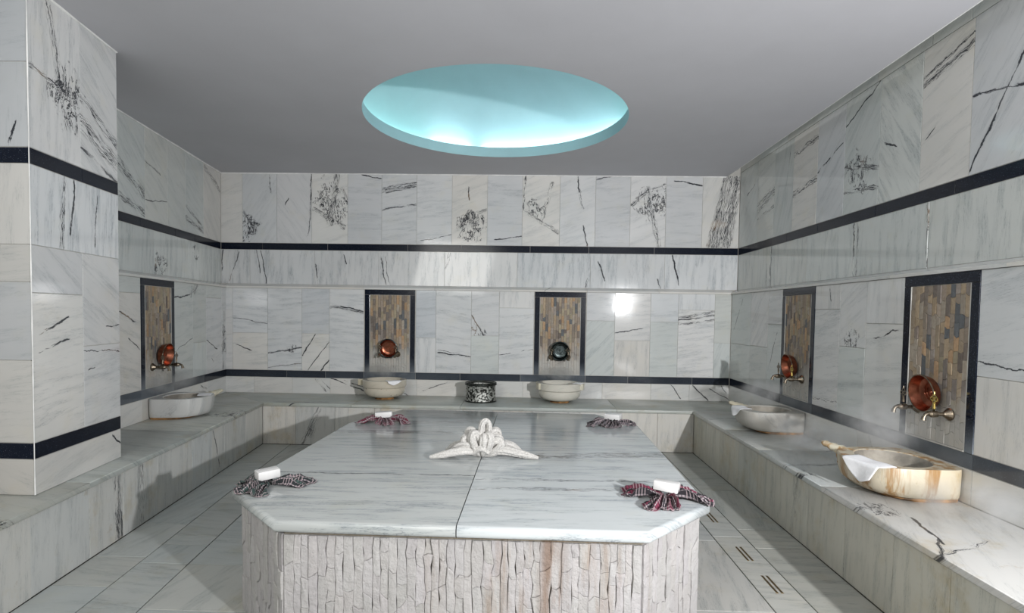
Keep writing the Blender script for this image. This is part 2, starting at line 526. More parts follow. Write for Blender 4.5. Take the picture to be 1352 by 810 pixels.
# frames: upper plane origin of each wall at floor level
aL = -0.1358
dL = Vector((-sin(aL), -cos(aL), 0))       # along the left wall towards the camera
nL = Vector((cos(aL), -sin(aL), 0))        # into the room
OL = Vector((-3.698, 6.775, 0))
F_back = frame_mw((0, 6.775, 0), (1, 0, 0), (0, 1, 0))
F_right = frame_mw((2.455, 6.775, 0), (0, -1, 0), (1, 0, 0))
F_left = frame_mw(OL, -dL, -nL)
OP = Vector((-2.544, 2.854, 0))            # pillar corner
dP = Vector((-0.121, 0.792, 0)).normalized()
F_pside = frame_mw(OP, dP, Vector((-dP.y, dP.x, 0)) * 1.0)
F_pfront = frame_mw(OP, (1, 0, 0), (0, 1, 0))

def wall(name, F, xa, xb, zt, lower=True, xal=None, xbl=None, thick=0.15, z0=0.0):
    """backing: upper bed at y=.005, lower bed stands proud by S_IN"""
    bm = bmesh.new()
    box(bm, xa, xb, 0.005, thick, LB_ if lower else z0, zt)
    if lower:
        box(bm, xa if xal is None else xal, xb if xbl is None else xbl, -S_IN + 0.005, thick, 0, LB_)
    return struct(name, bm, M['grout'], F)

def row(W, xs, z0, z1, specs, streak, tint=None, front=0.0, **kw):
    out = []
    for i in range(len(xs) - 1):
        s = specs[i] if specs and i < len(specs) else None
        t = s.get('t', tint) if s else tint
        st = s.get('s', streak) if s else streak
        out.append(tile(W, xs[i], xs[i + 1], z0, z1, s, st, t, front=front, **kw))
    return out

def lime_set(o, s, lo, hi):
    o['lime'] = (float(s), float(hi), float(lo))

def ledge(W, xs):
    """sloping-topped marble ledge over the lower wall, cut in lengths"""
    for a, b in zip(xs, xs[1:]):
        bm = bmesh.new()
        g = 0.001
        pr = [(0.004, LB_ + .0005), (-S_IN - 0.016, LB_ + .0005), (-S_IN - 0.018, LB_ + 0.020), (-0.004, LT), (0.004, LT)]
        L = [[(x, y, z - LB_) for y, z in pr] for x in (a + g, b - g)]
        rings(bm, L, True, True)
        o = mesh_obj('ledge_slab', bm, M['marble'], W, None, Matrix.Translation((0, 0, LB_)))
        veins(o, 1, .05, {'l': [(R.uniform(0, 1), 0, R.uniform(0, 1), 1, .008, .7)]}, (0.0, 0.4), WARM)
        o['vein_a'] = (1.2, (a + b) * -.45, 0.006)

WB = wall('wall_back', F_back, -3.85, 2.455, 3.35, True, -3.75, 2.455)
A = [-3.698, -3.436, -3.018, -2.598, -2.165, -1.756, -1.338, -0.918, -0.499, -0.084, 0.357, 0.775, 1.183, 1.598, 2.023, 2.452]
sA = [{'t': WARM},
      {'k': (.12, .20, .17, 1), 'l': [(.0, .48, .4, .12, .018, .9), (.78, .98, .82, .7, .012, .7)], 's': (1.0, .5)},
      {'l': [(.99, 1, .98, .6, .008, .9), (.98, .6, .90, .10, .010, .9), (.24, .53, .34, .64, .006, .9)], 't': COOL, 's': (2.2, .5)},
      {'k': (.58, .62, .27, 1), 'l': [(.72, 1, .50, .25, .035, 1), (0, .5, .95, .22, .030, .9), (.85, .8, 1, .6, .02, .9)], 't': WARM},
      {'l': [(.4, .975, 1, .935, .006, 1)], 't': COOL, 's': (0, .7)},
      {'l': [(-.1, .76, 1.1, .86, .030, 1.3), (0, .49, 1, .56, .010, .9), (.1, .72, 1, .82, .010, 1)], 's': (.12, .8)},
      {'l': [(.1, .05, 1, .15, .004, .8)], 's': (.08, .9)},
      {'k': (.62, .26, .22, 1), 'l': [(.2, .25, .55, .5, .025, 1), (.45, .82, .48, .63, .006, 1), (.7, .45, 1, .5, .020, 1)], 't': WARM},
      {'l': [(.2, .08, 1, .13, .006, 1)], 't': COOL, 's': (.0, .8)},
      {'l': [(.08, 1, .02, .5, .010, 1), (.8, .9, .5, .3, .022, .9), (0, .5, 1, .18, .020, 1)], 't': WARM, 'k': (.4, .55, .15, .6)},
      {'l': [(.5, 1, .52, .75, .008, 1), (.52, .8, .66, .52, .016, 1), (.66, .3, .8, 0, .009, 1)]},
      {'l': [(0, .93, .7, 1, .010, 1)], 't': COOL, 's': (.1, .8)},
      {'k': (.62, .62, .24, 1), 'l': [(.45, .85, .85, .0, .028, 1), (.0, .58, .5, .8, .025, 1), (.6, .8, 1, .88, .014, 1)]},
      {'l': [(.2, .93, 1, .86, .008, 1)], 't': COOL, 's': (.05, .6)},
      {'l': [(.86, 1.05, .38, -.05, .085, 1.2), (.62, 1, .2, 0, .030, 1), (.98, 1, .7, 0, .04, 1)], 't': WARM, 's': (1.1, .5)}]
row(WB, A, B1T, ZC + .01, sA, (.35, .6))
C = [-3.698, -3.346, -2.565, -1.789, -0.999, -0.135, 0.731, 1.602, 2.452]
sC = [{'l': [(.05, 1, .02, .35, .006, 1), (.62, .95, .3, .05, .005, .8)]},
      {'l': [(.16, 1, .26, 0, .009, 1), (.09, 1, .16, .3, .006, .8)]},
      {'l': [(.01, .6, .06, 0, .006, .9), (.46, .9, .5, .6, .006, .7)]},
      {'l': [(.02, 1, .10, 0, .010, 1), (.08, 1, .16, 0, .005, .5)]},
      {'l': [(.07, 1, .0, .5, .014, 1)]},
      {'l': [(.98, .3, .93, 0, .012, 1)]},
      {'l': [(.10, .8, .2, .2, .008, .8), (.90, .3, .96, 0, .010, 1)]},
      {'l': [(.1, 1, .2, .1, .008, .9)]}]
row(WB, C, LT, B1B, sC, (V, 1.3))
for xs in ([-3.698, -3.194, -2.405, -1.44, -0.803, 0.015, 0.708, 1.476, 2.452],):
    for o in row(WB, xs, B1B, B1T, None, None, name='black_tile', mat='black'):
        lime_set(o, 0, 0, 1)
ledge(WB, [-3.62, -2.6, -1.94, -1.1, -0.2, 0.69, 1.52, 2.375])

def split_cols(W, cols, front=-S_IN):
    for (x0, x1, zs, specs) in cols:
        zz = [B2T] + zs + [LB_]
        for i in range(len(zz) - 1):
            s = specs[i] if specs and i < len(specs) else {}
            tile(W, x0, x1, zz[i], zz[i + 1], s, s.get('s', (.1, .7)), s.get('t'), front=front)
split_cols(WB, [
    (-3.60, -3.514, [1.43], None),
    (-3.514, -3.09, [1.161], [{'l': [(.05, .72, .55, .52, .006, .8)], 't': WARM}, {'l': [(0, .35, 1, .2, .004, .6)], 's': (-.1, 1)}]),
    (-3.09, -2.679, [], [{'k': (.7, .27, .07, 1.3), 'l': [(-.05, .2, 1.05, .285, .010, 1), (0, .03, 1, .09, .003, .9)], 's': (.08, 1)}]),
    (-2.679, -2.35, [1.161], [{'l': [(0, .4, .5, 1, .006, .9), (.2, 0, 1, .8, .006, .6), (.7, 0, 1, .3, .007, 1)], 't': WARM}, {'t': COOL}]),
    (-2.35, -1.938, [], [{'l': [(0, .775, .3, .78, .015, 1.2), (.2, .78, 1, .715, .011, 1.1), (.3, .79, 1, .735, .006, 1)], 's': (-.05, .9)}]),
    (-1.320, -1.082, [1.132], [{'s': (V, .9)}, {'t': COOL}]),
    (-1.082, -.664, [], [{'l': [(.05, .25, 1, .2, .007, .9), (.05, .28, .7, .24, .003, .7)], 's': (-.12, 1)}]),
    (-.664, -.336, [1.168], [{'t': GREENISH}, {'l': [(0, .46, .44, 0, .010, 1.1)], 'k': (.12, .1, .12, 1.1), 't': COOL}]),
    (-.336, .071, [1.501], [{'l': [(0, .29, .35, .32, .004, .8), (.65, .35, 1, .38, .004, .9)], 's': (.1, 1)}, {'s': (V, .8)}]),
    (.687, 1.017, [1.365], [{'t': GREENISH, 's': (.8, 1)}, {'t': COOL}]),
    (1.017, 1.43, [1.138], [{'s': (V, .9), 't': WARM}, {'l': [(0, .17, .8, .26, .005, .9)], 's': (.1, .9)}]),
    (1.43, 1.752, [1.363], [{'t': GREENISH}, {}]),
    (1.752, 2.172, [1.506], [{'l': [(-.05, .885, 1.05, .985, .014, 1.3), (-.05, .845, 1.05, .93, .010, 1.1), (-.05, .79, 1.05, .865, .013, 1.3)], 's': (.12, 1)}, {'s': (V, .8)}]),
    (2.172, 2.359, [1.129], [{'t': GREENISH, 's': (1.2, .8)}, {'t': GREENISH}])])
G = [-3.60, -3.252, -2.793, -2.337, -1.804, -1.304, -0.674, -0.047, 0.45, 0.887, 1.453, 1.902, 2.359]
sG = [{}, {}, {'l': [(.6, 1, .9, .1, .010, .9), (.75, 1, 1, .3, .005, .8)]}, {'l': [(.0, 1, 1, 0, .006, .8), (.3, .9, 1, .2, .005, .7)]},
      {'l': [(.1, 1, .8, 0, .005, .8)]}, {'l': [(.1, .3, .6, .9, .005, .8)]}, {}, {}, {}, {},
      {'l': [(.5, 1, .8, .1, .005, .8)]}, {'l': [(.05, 1, .5, 0, .009, .9), (.5, .8, 1, .1, .005, .8), (.8, 1, .95, .5, .004, .8)]}]
row(WB, G, ZB, B2B, sG, (.2, .6), WARM, front=-S_IN)
for o, lim in zip(row(WB, [-3.60, -2.862, -2.395, -1.938, -1.32, -0.79, -0.077, .687, 1.184, 1.931, 2.359], B2B, B2T, None, None,
                      name='black_tile', mat='black', front=-S_IN), (.2, .25, .4, .95, .45, .35, .8, .45, .25, .15)):
    lime_set(o, lim * .6, .5, 1.5)

# right wall: X runs from the back corner (0) towards the camera
WR = wall('wall_right', F_right, -0.15, 8.4, 3.35, True, -0.15, 8.4)
ry = lambda ys: [6.775 - y for y in ys]
A = ry([6.683, 6.257, 5.84, 5.434, 4.99, 4.568, 4.124, 3.697, 3.29, 2.86, 2.44, 2.02])
A[0] = 0.004
TJ = 3.112                        # a second course starts just above the ceiling line
sA = [{'l': [(.4, .65, .85, .75, .007, .7)], 's': (.8, .5)},
      {'l': [(-.1, .40, 1.1, .56, .055, 1.0), (-.1, .28, 1.1, .36, .016, 1.0)], 's': (.2, .6)},
      {'l': [(.85, .95, .6, .35, .010, .5)], 's': (1.2, .7)},
      {'l': [(-.1, .38, 1.1, .45, .030, 1.0), (-.1, .80, 1.1, .86, .030, .8)], 's': (.1, .6), 't': WARM},
      {'l': [(0, .50, .5, .58, .008, .9), (.6, .6, .95, .66, .006, .6)], 't': COOL, 's': (.7, .7)},
      {'k': (.45, .35, .20, 1), 'l': [(0, .78, 1, 1, .006, .9), (-.1, .43, 1.1, .30, .018, 1.1), (-.1, .20, 1.1, .14, .016, 1.1)], 's': (.8, .7)},
      {'l': [(.12, .48, .45, .40, .007, .9)], 's': (2.2, 1.2)},
      {'l': [(-.1, .74, 1.1, .86, .022, 1), (-.1, .79, 1.1, .92, .012, .8), (.1, .35, .3, .42, .004, .8)], 's': (.3, .6), 't': WARM},
      {'l': [(0, .02, 1.05, .85, .007, .9), (0, .5, 1.05, .42, .008, .9)], 't': COOL, 's': (.9, .8)}, {}, {}]
row(WR, A, B1T, TJ, sA, (.5, .6), GREENISH)
row(WR, [0.004, .55, 1.2, 1.76, 2.28, 2.6, 3.15, 3.46, 3.9, 4.6], TJ, 3.33, None, (.5, .6), GREENISH)
C = ry([6.771, 5.884, 5.128, 4.391, 3.594, 2.76, 1.93])
C[0] = .004
sC = [{'l': [(.9, .6, .92, 0, .010, .8), (1.0, 1, 1.0, 0, .006, .8)]}, {'l': [(.03, 1, .03, 0, .006, .8)]},
      {'l': [(.985, 1, 1.0, 0, .012, 1.1)]}, {'l': [(.045, 1, .045, 0, .014, 1.0), (.99, 1, 1.0, 0, .014, 1.2)]}, {}, {}]
row(WR, C, LT, B1B, sC, (V, 1.1), GREENISH)
xs = ry([6.771, 5.878, 5.527, 4.948, 4.143, 3.388, 2.5, 1.6]); xs[0] = .004
for o in row(WR, xs, B1B, B1T, None, None, name='black_tile', mat='black'):
    lime_set(o, 0, 0, 1)
ledge(WR, [0.10, 1.0, 2.1, 3.0, 3.9, 4.9, 6.2, 8.4])
split_cols(WR, [(6.775 - a, 6.775 - b, zs, sp) for a, b, zs, sp in (
    (6.68, 6.10, [1.131], [{'t': GREENISH}, {'l': [(.1, .2, .6, .9, .008, .5)], 't': GREENISH}]),
    (6.10, 5.667, [1.136], [{'t': GREENISH}, {'s': (.8, .9)}]),
    (5.667, 5.353, [1.368], [{'l': [(.1, .3, .7, .9, .007, .6)], 't': GREENISH}, {}]),
    (4.757, 4.379, [1.502], [{'l': [(0, .08, 1, .09, .012, .9)], 's': (.15, .9)}, {'l': [(.6, .9, .65, .3, .008, .7)], 's': (V, 1)}]),
    (4.379, 4.044, [1.223], [{'t': GREENISH}, {'k': (.5, .12, .12, .6), 's': (.5, .7)}]),
    (4.044, 3.641, [1.40], [{'l': [(.2, .85, .9, .95, .005, .6)], 't': WARM}, {'s': (V, .8)}]),
    (3.048, 2.60, [1.137], [{'t': WARM, 's': (V, .6)}, {'l': [(0, .15, 1, .05, .004, .7)], 's': (.2, .8)}]),
    (2.60, 2.15, [1.4], None), (2.15, 1.7, [1.137], None))])
row(WR, ry([6.68, 5.9, 5.353, 4.757, 4.1, 3.641, 3.048, 2.3, 1.6]), ZB, B2B,
    [{}, {'k': (.3, .4, .07, .8)}, {}, {}, {'l': [(.3, 1, .5, 0, .012, .5)]}, {}, {}], (.2, .5), WARM, front=-S_IN)
for o, lim in zip(row(WR, ry([6.68, 5.9, 5.353, 4.757, 4.1, 3.641, 3.048, 2.3, 1.6]), B2B, B2T, None, None,
                      name='black_tile', mat='black', front=-S_IN), (.1, .3, .8, .45, .8, 1.0, .6, .3)):
    lime_set(o, lim * .6, .5, 1.5)

# left wall: X negative, from the camera side up to 0 at the back corner
WL = wall('wall_left', F_left, -3.9, 0.15, 3.35, True, -3.9, 0.0)
lx = lambda us: [-u for u in us]
row(WL, lx([2.98, 2.55, 2.127, 1.707, 1.296, .913, .479, .004]), B1T, ZC + .01,
    [{}, {}, {'l': [(-.1, .5, 1.1, .22, .050, 1.0), (-.1, .18, 1.1, .04, .03, 1)], 's': (-.7, .7)},
     {'l': [(.0, .62, .7, .55, .010, .6), (0, .2, 1, .27, .004, .8)]}, {},
     {'l': [(0, .32, 1, .12, .020, 1), (-.1, .18, 1.1, .05, .028, 1)], 's': (-.5, .6)},
     {'l': [(0, .95, 1, .72, .030, 1.0)], 's': (-.8, .6), 't': WARM}], (-.6, .6), GREENISH)
row(WL, lx([2.9, 2.127, 1.552, .858, .004]), LT, B1B,
    [{}, {}, {'k': (.12, .22, .16, 1)}, {'k': (.2, .75, .10, .7)}], (V, 1.2), GREENISH)
for o in row(WL, lx([2.9, 2.121, 1.795, 1.141, .709, .004]), B1B, B1T, None, None, name='black_tile', mat='black'):
    lime_set(o, 0, 0, 1)
ledge(WL, [-3.8, -2.4, -1.2, -0.10])
UL = 0.080   # the proud plane starts this far from the corner
split_cols(WL, [(-a - UL * 0, -b, zs, sp) for a, b, zs, sp in (
    (2.30 + .079, 1.905 + .079, [1.559], [{'l': [(.0, .85, .8, .7, .006, .9), (.5, .55, 1, .42, .005, .7)], 's': (-.3, .8), 't': WARM}, {'t': GREENISH}]),
    (1.311 + .071, .902 + .079, [], [{'l': [(0, .84, .9, .88, .006, 1), (.9, .85, 1.0, .98, .03, 1), (0, .3, 1, .42, .003, .8)], 't': GREENISH}]),
    (.902 + .079, .577 + .079, [1.078], [{'t': GREENISH, 's': (V, .6)}, {'l': [(0, .85, .35, 1, .040, 1.1)], 't': GREENISH}]),
    (.577 + .079, .157 + .079, [1.56], [{'l': [(.0, .45, .7, .3, .006, .8), (.3, .2, .5, .1, .004, .6)]}, {'t': GREENISH}]),
    (.157 + .079, .093, [1.499], [{'k': (.5, .4, .2, .9), 'l': [(.3, 0, .6, .9, .02, .8)]}, {}]))])
row(WL, lx([2.4, 1.984, 1.382, .634, .095]), ZB, B2B, [{}, {}, {'l': [(.7, .9, 1, .6, .012, .8)]}, {}], (.2, .5), WARM, front=-S_IN)
for o, lim in zip(row(WL, lx([2.4, 1.984, 1.382, .7, .095]), B2B, B2T, None, None, name='black_tile', mat='black', front=-S_IN),
                  (.85, 1.0, .45, .1)):
    lime_set(o, lim * .6, .5, 1.5)

# pillar on the left
WP = wall('wall_pillar', F_pfront, -1.35, -0.014, 3.30, False, thick=.04, z0=ZB)
WP['kind'] = 'structure'
bm = bmesh.new()
prism(bm, [(0.0056, 0.0056), (0.801, 0.0056), (0.801, 1.0), (0.14, .9), (0.14, 0.115)], ZB, 3.30)
WS = struct('wall_pillar', bm, M['grout'], F_pside)
for x0, x1, z0, z1, s in ((0, .42, B1T, ZC + .005, {'k': (.75, .42, .20, .9), 'l': [(.35, 1, .75, .2, .03, .6), (.0, .5, .9, .45, .02, .8)], 's': (V, .9)}),
                          (.42, .801, B1T, ZC + .005, {'l': [(-.1, .52, 1.1, .25, .030, .9), (-.1, .34, 1.1, .10, .05, 1.1), (-.1, .16, 1.1, -.02, .010, 1)], 's': (-.6, .8)}),
                          (0, .801, 1.746, B1B, {'l': [(.34, 1, .30, 0, .018, 1.1), (.45, 1, .40, .2, .008, .9), (.72, .9, .68, .1, .005, .6)], 's': (V, 1.3)}),
                          (0, .42, 1.50, 1.746, {'t': COOL, 's': (-.6, .7)}),
                          (.42, .801, 1.20, 1.746, {'l': [(.6, .2, 1, .22, .004, .9)], 's': (-.5, .8)}),
                          (0, .42, B2T, 1.50, {'l': [(.1, .72, .7, .84, .007, .9), (.1, .60, .7, .68, .006, .9)], 's': (.1, .9), 't': WARM}),
                          (.42, .801, B2T, 1.20, {'l': [(0, .96, 1, .90, .003, .8), (.1, .7, .3, .72, .005, .7)], 's': (.1, .8)}),
                          (0, .801, ZB, B2B, {'l': [(.88, .9, 1, .5, .006, .9)], 's': (.2, .5), 't': WARM})):
    tile(WS, x0, x1, z0, z1, s, s.get('s', (.1, .6)), s.get('t'))
for z0, z1, xs in ((B1B, B1T, [0, .43, .801]), (B2B, B2T, [0, .801])):
    for o in row(WS, xs, z0, z1, None, None, name='black_tile', mat='black'):
        lime_set(o, 0, 0, 1)
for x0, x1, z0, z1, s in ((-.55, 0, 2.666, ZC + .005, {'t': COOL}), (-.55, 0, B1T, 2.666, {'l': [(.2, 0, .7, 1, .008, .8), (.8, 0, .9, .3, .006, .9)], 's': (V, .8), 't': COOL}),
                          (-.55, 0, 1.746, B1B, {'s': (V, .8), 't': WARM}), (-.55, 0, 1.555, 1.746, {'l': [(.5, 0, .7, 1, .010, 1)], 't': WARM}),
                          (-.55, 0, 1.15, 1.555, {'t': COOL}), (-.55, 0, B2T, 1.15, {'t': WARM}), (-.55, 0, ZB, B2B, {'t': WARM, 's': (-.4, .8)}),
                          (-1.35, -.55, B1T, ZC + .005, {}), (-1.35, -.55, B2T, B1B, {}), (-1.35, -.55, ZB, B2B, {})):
    tile(WP, x0, x1, z0, z1, s, s.get('s', (.1, .6)), tuple(q * .80 for q in s.get('t', BASE)))  # front face tinted darker to offset the strong light falling on it
for z0, z1 in ((B1B, B1T), (B2B, B2T)):
    for o in row(WP, [-1.35, -.5, -.001], z0, z1, None, None, name='black_tile', mat='black'):
        lime_set(o, 0, 0, 1)
# plain wall in front of the pillar, outside the picture
bm = bmesh.new()
box(bm, -3.95, -3.80, -1.6, 2.86, 0, 3.35)
o = struct('wall_left', bm, M['marble']); veins(o, 1, 1)

# ------------------------------------------------------------------ floor
bm = bmesh.new()
box(bm, -4.2, 2.75, -1.6, 6.95, -0.12, -0.006)
FL = struct('floor', bm, M['floor_grout'])
def floor_tile(pts, spec=None, streak=(0, .9), tint=None, gap=0.0032):
    cx = sum(p[0] for p in pts) / len(pts); cy = sum(p[1] for p in pts) / len(pts)
    q = []
    n = len(pts)
    P = [Vector((x - cx, y - cy)) for x, y in pts]
    for i in range(n):                       # inset by the joint
        a, b, c = P[i - 1], P[i], P[(i + 1) % n]
        e1 = (b - a).normalized(); e2 = (c - b).normalized()
        n1 = Vector((-e1.y, e1.x)); n2 = Vector((-e2.y, e2.x))
        m = (n1 + n2); m = m / max(m.length_squared / 2, 1e-6)
        q.append(b + m * gap)
    bm = bmesh.new()
    prism(bm, [tuple(p) for p in q], -0.006, 0.0, 0.001, 1, True)
    o = mesh_obj('floor_tile', bm, M['floor'], FL, None, Matrix.Translation((cx, cy, R.uniform(-.0008, .0))))
    veins(o, 1, 1, spec, streak, tint or (.43, .445, .43))
    return o
DB = Vector((0.1227, -0.9924, 0))            # direction of the left bench towards the camera
def lb(y, off=0.0):                          # x of a line parallel to the left bench front
    return -2.817 + off + (5.972 - y) * 0.12364
OA, OB = 0.30, 0.58                          # lanes on the left
XR = 1.755
def lane(x0f, x1f, ys, tint=None, sp=None):
    for a, b in zip(ys, ys[1:]):
        floor_tile([(x0f(b), b), (x1f(b), b), (x1f(a), a), (x0f(a), a)], sp, (R.uniform(-.15, .15) if R.random() < .7 else 1.4, R.uniform(.8, 1.3)), tint)
lane(lambda y: lb(y), lambda y: lb(y, OA), [5.97, 5.2, 4.55, 3.668, 3.16, 2.804, 2.1, 1.3, .4, -.5, -1.5])
lane(lambda y: lb(y, OA), lambda y: lb(y, OB), [5.97, 4.9, 4.1, 3.484, 3.34, 3.088, 2.6, 1.8, .9, 0, -1.5])
lane(lambda y: lb(y, OB), lambda y: -1.10, [5.97, 5.0, 4.0, 3.088, 2.599, 1.7, .8, -.1, -1.5])
xa, xb = 1.225, 1.431
lane(lambda y: xb, lambda y: XR, [5.97, 4.681, 3.823, 3.514, 2.6, 1.7, .8, -.2, -1.5], (.41, .415, .385))
lane(lambda y: xa, lambda y: xb, [5.97, 4.75, 3.689, 2.6, 1.8, .9, -.1, -1.5], (.45, .455, .43))
lane(lambda y: .55, lambda y: xa, [5.97, 4.7, 3.615, 2.737, 1.9, 1.0, .1, -1.5], (.46, .46, .44))
lane(lambda y: -1.10, lambda y: .55, [2.9, 2.0, 1.1, .2, -.7, -1.5])
for yc in (4.043, 3.425, 3.033, 2.3, 5.0):                       # pairs of drain slots with brass edging
    for dx in (-.013, .013):
        bm = bmesh.new(); box(bm, -.006, .006, -.10, .10, 0, .0012)
        o = mesh_obj('drain_trim', bm, M['drainbrass'], FL, None, Matrix.Translation((1.331 + dx, yc, 0)))
        bm = bmesh.new(); box(bm, -.0035, .0035, -.097, .097, .0012, .0018)
        s = mesh_obj('drain_slot', bm, M['drain'], o)
# ------------------------------------------------------------------ bench round the walls
HB = 0.036
BN = empty('marble_bench', Matrix.Translation((0, 6.3, 0)))
tag(BN, 'low marble bench running round three walls under the basins', 'bench')
def bch(name, bm, mat, c, smooth=None):
    return mesh_obj(name, bm, mat, BN, smooth, Matrix.Translation((c[0], c[1] - 6.3, c[2] if len(c) > 2 else 0)))
def bench_top(pts, spec=None, streak=(0, .7), tint=None):
    cx = sum(p[0] for p in pts) / len(pts); cy = sum(p[1] for p in pts) / len(pts)
    bm = bmesh.new()
    prism(bm, [(x - cx, y - cy) for x, y in pts], -HB, 0, .006, 2)
    o = bch('top_slab', bm, M['bench'], (cx, cy, ZB), 50)
    veins(o, 1, 1, spec, streak, tint or (.50, .52, .50))
OVH = .018
g = .0015
yf = 5.972 - OVH
inner_l = (lb(yf, OVH), yf)
wl = lambda y: -3.606 + (6.683 - y) * 0.13666                    # proud plane of the left wall
for x0, x1, sp in ((None, -1.86, {'l': [(.3, .2, .9, .25, .008, .8), (.5, .1, .8, .3, .006, .8)]}), (-1.86, -.70, {}), (-.70, .95, {}), (.95, None, {})):
    xl0 = x0 + g if x0 is not None else -3.60
    fl0 = x0 + g if x0 is not None else inner_l[0]
    xl1 = x1 - g if x1 is not None else 2.36
    fl1 = x1 - g if x1 is not None else 2.36
    pts = [(fl0, yf), (fl1, yf if x1 is not None else yf), (xl1, 6.682), (xl0, 6.682)]
    if x0 is None:
        pts = [(inner_l[0], yf), (fl1, yf), (xl1, 6.682), (-3.605, 6.682)]
    bench_top(pts, sp, (.05, .8), (.46, .485, .455))
ys = [6.0, 4.62, 3.3, 2.0, .8, -1.55]
ysl = [None, 4.5, 3.1, 1.9, .6, -1.55]
for i in range(5):
    a, b = ysl[i], ysl[i + 1]
    if a is None:
        pts = [(-3.605, 6.682), (wl(b), b), (lb(b, OVH), b), (inner_l[0], yf)]
        pts = [(x - .001 if j in (0, 3) else x, y - (.002 if j in (0, 3) else 0)) for j, (x, y) in enumerate(pts)]
    else:
        pts = [(wl(a), a - g * 2), (wl(b), b), (lb(b, OVH), b), (lb(a, OVH), a - g * 2)]
    bench_top(pts, {'l': [(.2, .6, .5, .2, .006, .5)]} if i % 2 else {'k': (.8, .35, .25, .5)}, (2.9, 1.1), (.46, .48, .455))
yr = [yf - .002, 5.0, 4.25, 3.35, 1.9, .9, -.2, -1.55]
spr = [{'l': [(.2, .5, .9, .7, .03, .6), (.4, .4, .8, .5, .02, .6)]}, {}, {'l': [(.1, .5, .9, .6, .03, .7)]},
       {'k': (.28, .85, .13, .9), 'l': [(.37, .72, .29, .38, .007, 1.1), (.30, .44, .11, .10, .010, 1.1), (.52, .43, .16, .24, .012, 1.1)]}, {}, {}, {}]
spr[2] = {'k': (.15, .35, .12, .8), 'l': [(.1, .5, .9, .6, .03, .7)]}
for i in range(7):
    a, b = yr[i], yr[i + 1]
    bench_top([(XR - OVH, b + g), (2.362, b + g), (2.362, a), (XR - OVH, a)], spr[i], (.3 if i < 2 else 1.2, .8),
              (.50, .51, .49) if i < 3 else (.60, .60, .585))
def panel(F, x0, x1, spec=None, tint=None, streak=(V, .9)):
    w_ = x1 - x0 - .003; h_ = ZB - HB - .004
    bm = bmesh.new()
    box(bm, -w_/2, w_/2, 0, .03, -h_/2, h_/2, .0015)
    mw = F @ Matrix.Translation(((x0 + x1) / 2, R.uniform(0, .002), h_/2 + .002))
    o = mesh_obj('front_panel', bm, M['bench'], BN, None, Matrix.Translation((0, -6.3, 0)) @ mw)
    veins(o, w_, h_, spec, streak, tint or (.56, .55, .52))
Fb = frame_mw((0, 5.972, 0), (1, 0, 0), (0, 1, 0))
xs = [-2.817, -2.463, -2.039, -1.616, -1.194, -.775, -.357, .059, .562, .972, 1.378, 1.755]
for i, (a, b) in enumerate(zip(xs, xs[1:])):
    panel(Fb, a, b, {1: {'l': [(.62, 1, .15, 0, .022, .9), (.6, .8, .3, .2, .04, .6)]}, 0: {}}.get(i))
Fl = frame_mw((-2.817, 5.972, 0), -DB, (-0.9924, -0.1227, 0))
us = [0, .478, .992, 1.26, 1.621, 2.143, 2.548, 2.878, 3.326, 3.9, 4.6, 5.4, 6.3, 7.6]
for i, (a, b) in enumerate(zip(us, us[1:])):
    panel(Fl, -b, -a, {2: {'l': [(.1, 1, .6, .1, .008, .7)]}, 6: {'l': [(.8, 1, .9, 0, .05, .7)]}, 5: {'l': [(.5, 1, .5, 0, .05, .5)]}}.get(i), (.58, .585, .565))
Fr = frame_mw((XR, 5.972, 0), (0, -1, 0), (1, 0, 0))
ys_ = [5.972, 5.55, 5.153, 4.709, 4.326, 3.926, 3.541, 3.127, 2.716, 2.35, 1.95, 1.5, 1.0, .5, 0, -.7, -1.55]
for i, (a, b) in enumerate(zip(ys_, ys_[1:])):
    panel(Fr, 5.972 - a, 5.972 - b, {5: {'l': [(.6, 1, .5, 0, .05, .4)]}}.get(i), (.50, .495, .44), (V, 1.0))
# solid core under the slabs
bm = bmesh.new()
prism(bm, [(-3.585, 6.66), (wl(6.0) + .01, 6.0), (lb(5.972, -.04), 6.005), (XR + .04, 6.005), (2.35, 6.005), (2.35, 6.66)], 0, ZB - HB - .001)
prism(bm, [(wl(6.0) + .01, 6.0), (wl(-1.5) + .02, -1.5), (lb(-1.5, -.04), -1.5), (lb(5.99, -.04), 5.99)], 0, ZB - HB - .001)
prism(bm, [(XR + .04, -1.5), (2.35, -1.5), (2.35, 5.99), (XR + .04, 5.99)], 0, ZB - HB - .001)
bch('core', bm, M['grout'], (0, 0, 0))

# ------------------------------------------------------------------ ceiling with the round opening
CX, CY, CR = -0.295, 4.908, 1.108
XC = 2.295
bm = bmesh.new()
NS = 128
def rim(z, r): return [(CX + r * cos(2 * pi * i / NS + pi / NS), CY + r * sin(2 * pi * i / NS + pi / NS), z) for i in range(NS)]
def outer(z):
    L = []
    for i in range(NS):
        a = 2 * pi * i / NS + pi / NS
        c, s = cos(a), sin(a)
        k = min((XC - CX) / c if c > 1e-6 else 1e9, (-4.25 - CX) / c if c < -1e-6 else 1e9,
                (6.774 - CY) / s if s > 1e-6 else 1e9, (-1.6 - CY) / s if s < -1e-6 else 1e9)
        L.append([CX + c * k, CY + s * k, z])
    for tx, ty in ((XC, 6.774), (XC, -1.6), (-4.25, 6.774), (-4.25, -1.6)):   # snap the nearest to each corner
        q = min(L, key=lambda p: (p[0] - tx) ** 2 + (p[1] - ty) ** 2); q[0], q[1] = tx, ty
    return [tuple(p) for p in L]
rings(bm, [rim(ZC + .1, CR), rim(ZC, CR), outer(ZC), outer(ZC + .1), rim(ZC + .1, CR)])
bmesh.ops.remove_doubles(bm, verts=bm.verts[:], dist=1e-5)
CE = struct('ceiling', bm, M['ceiling'])
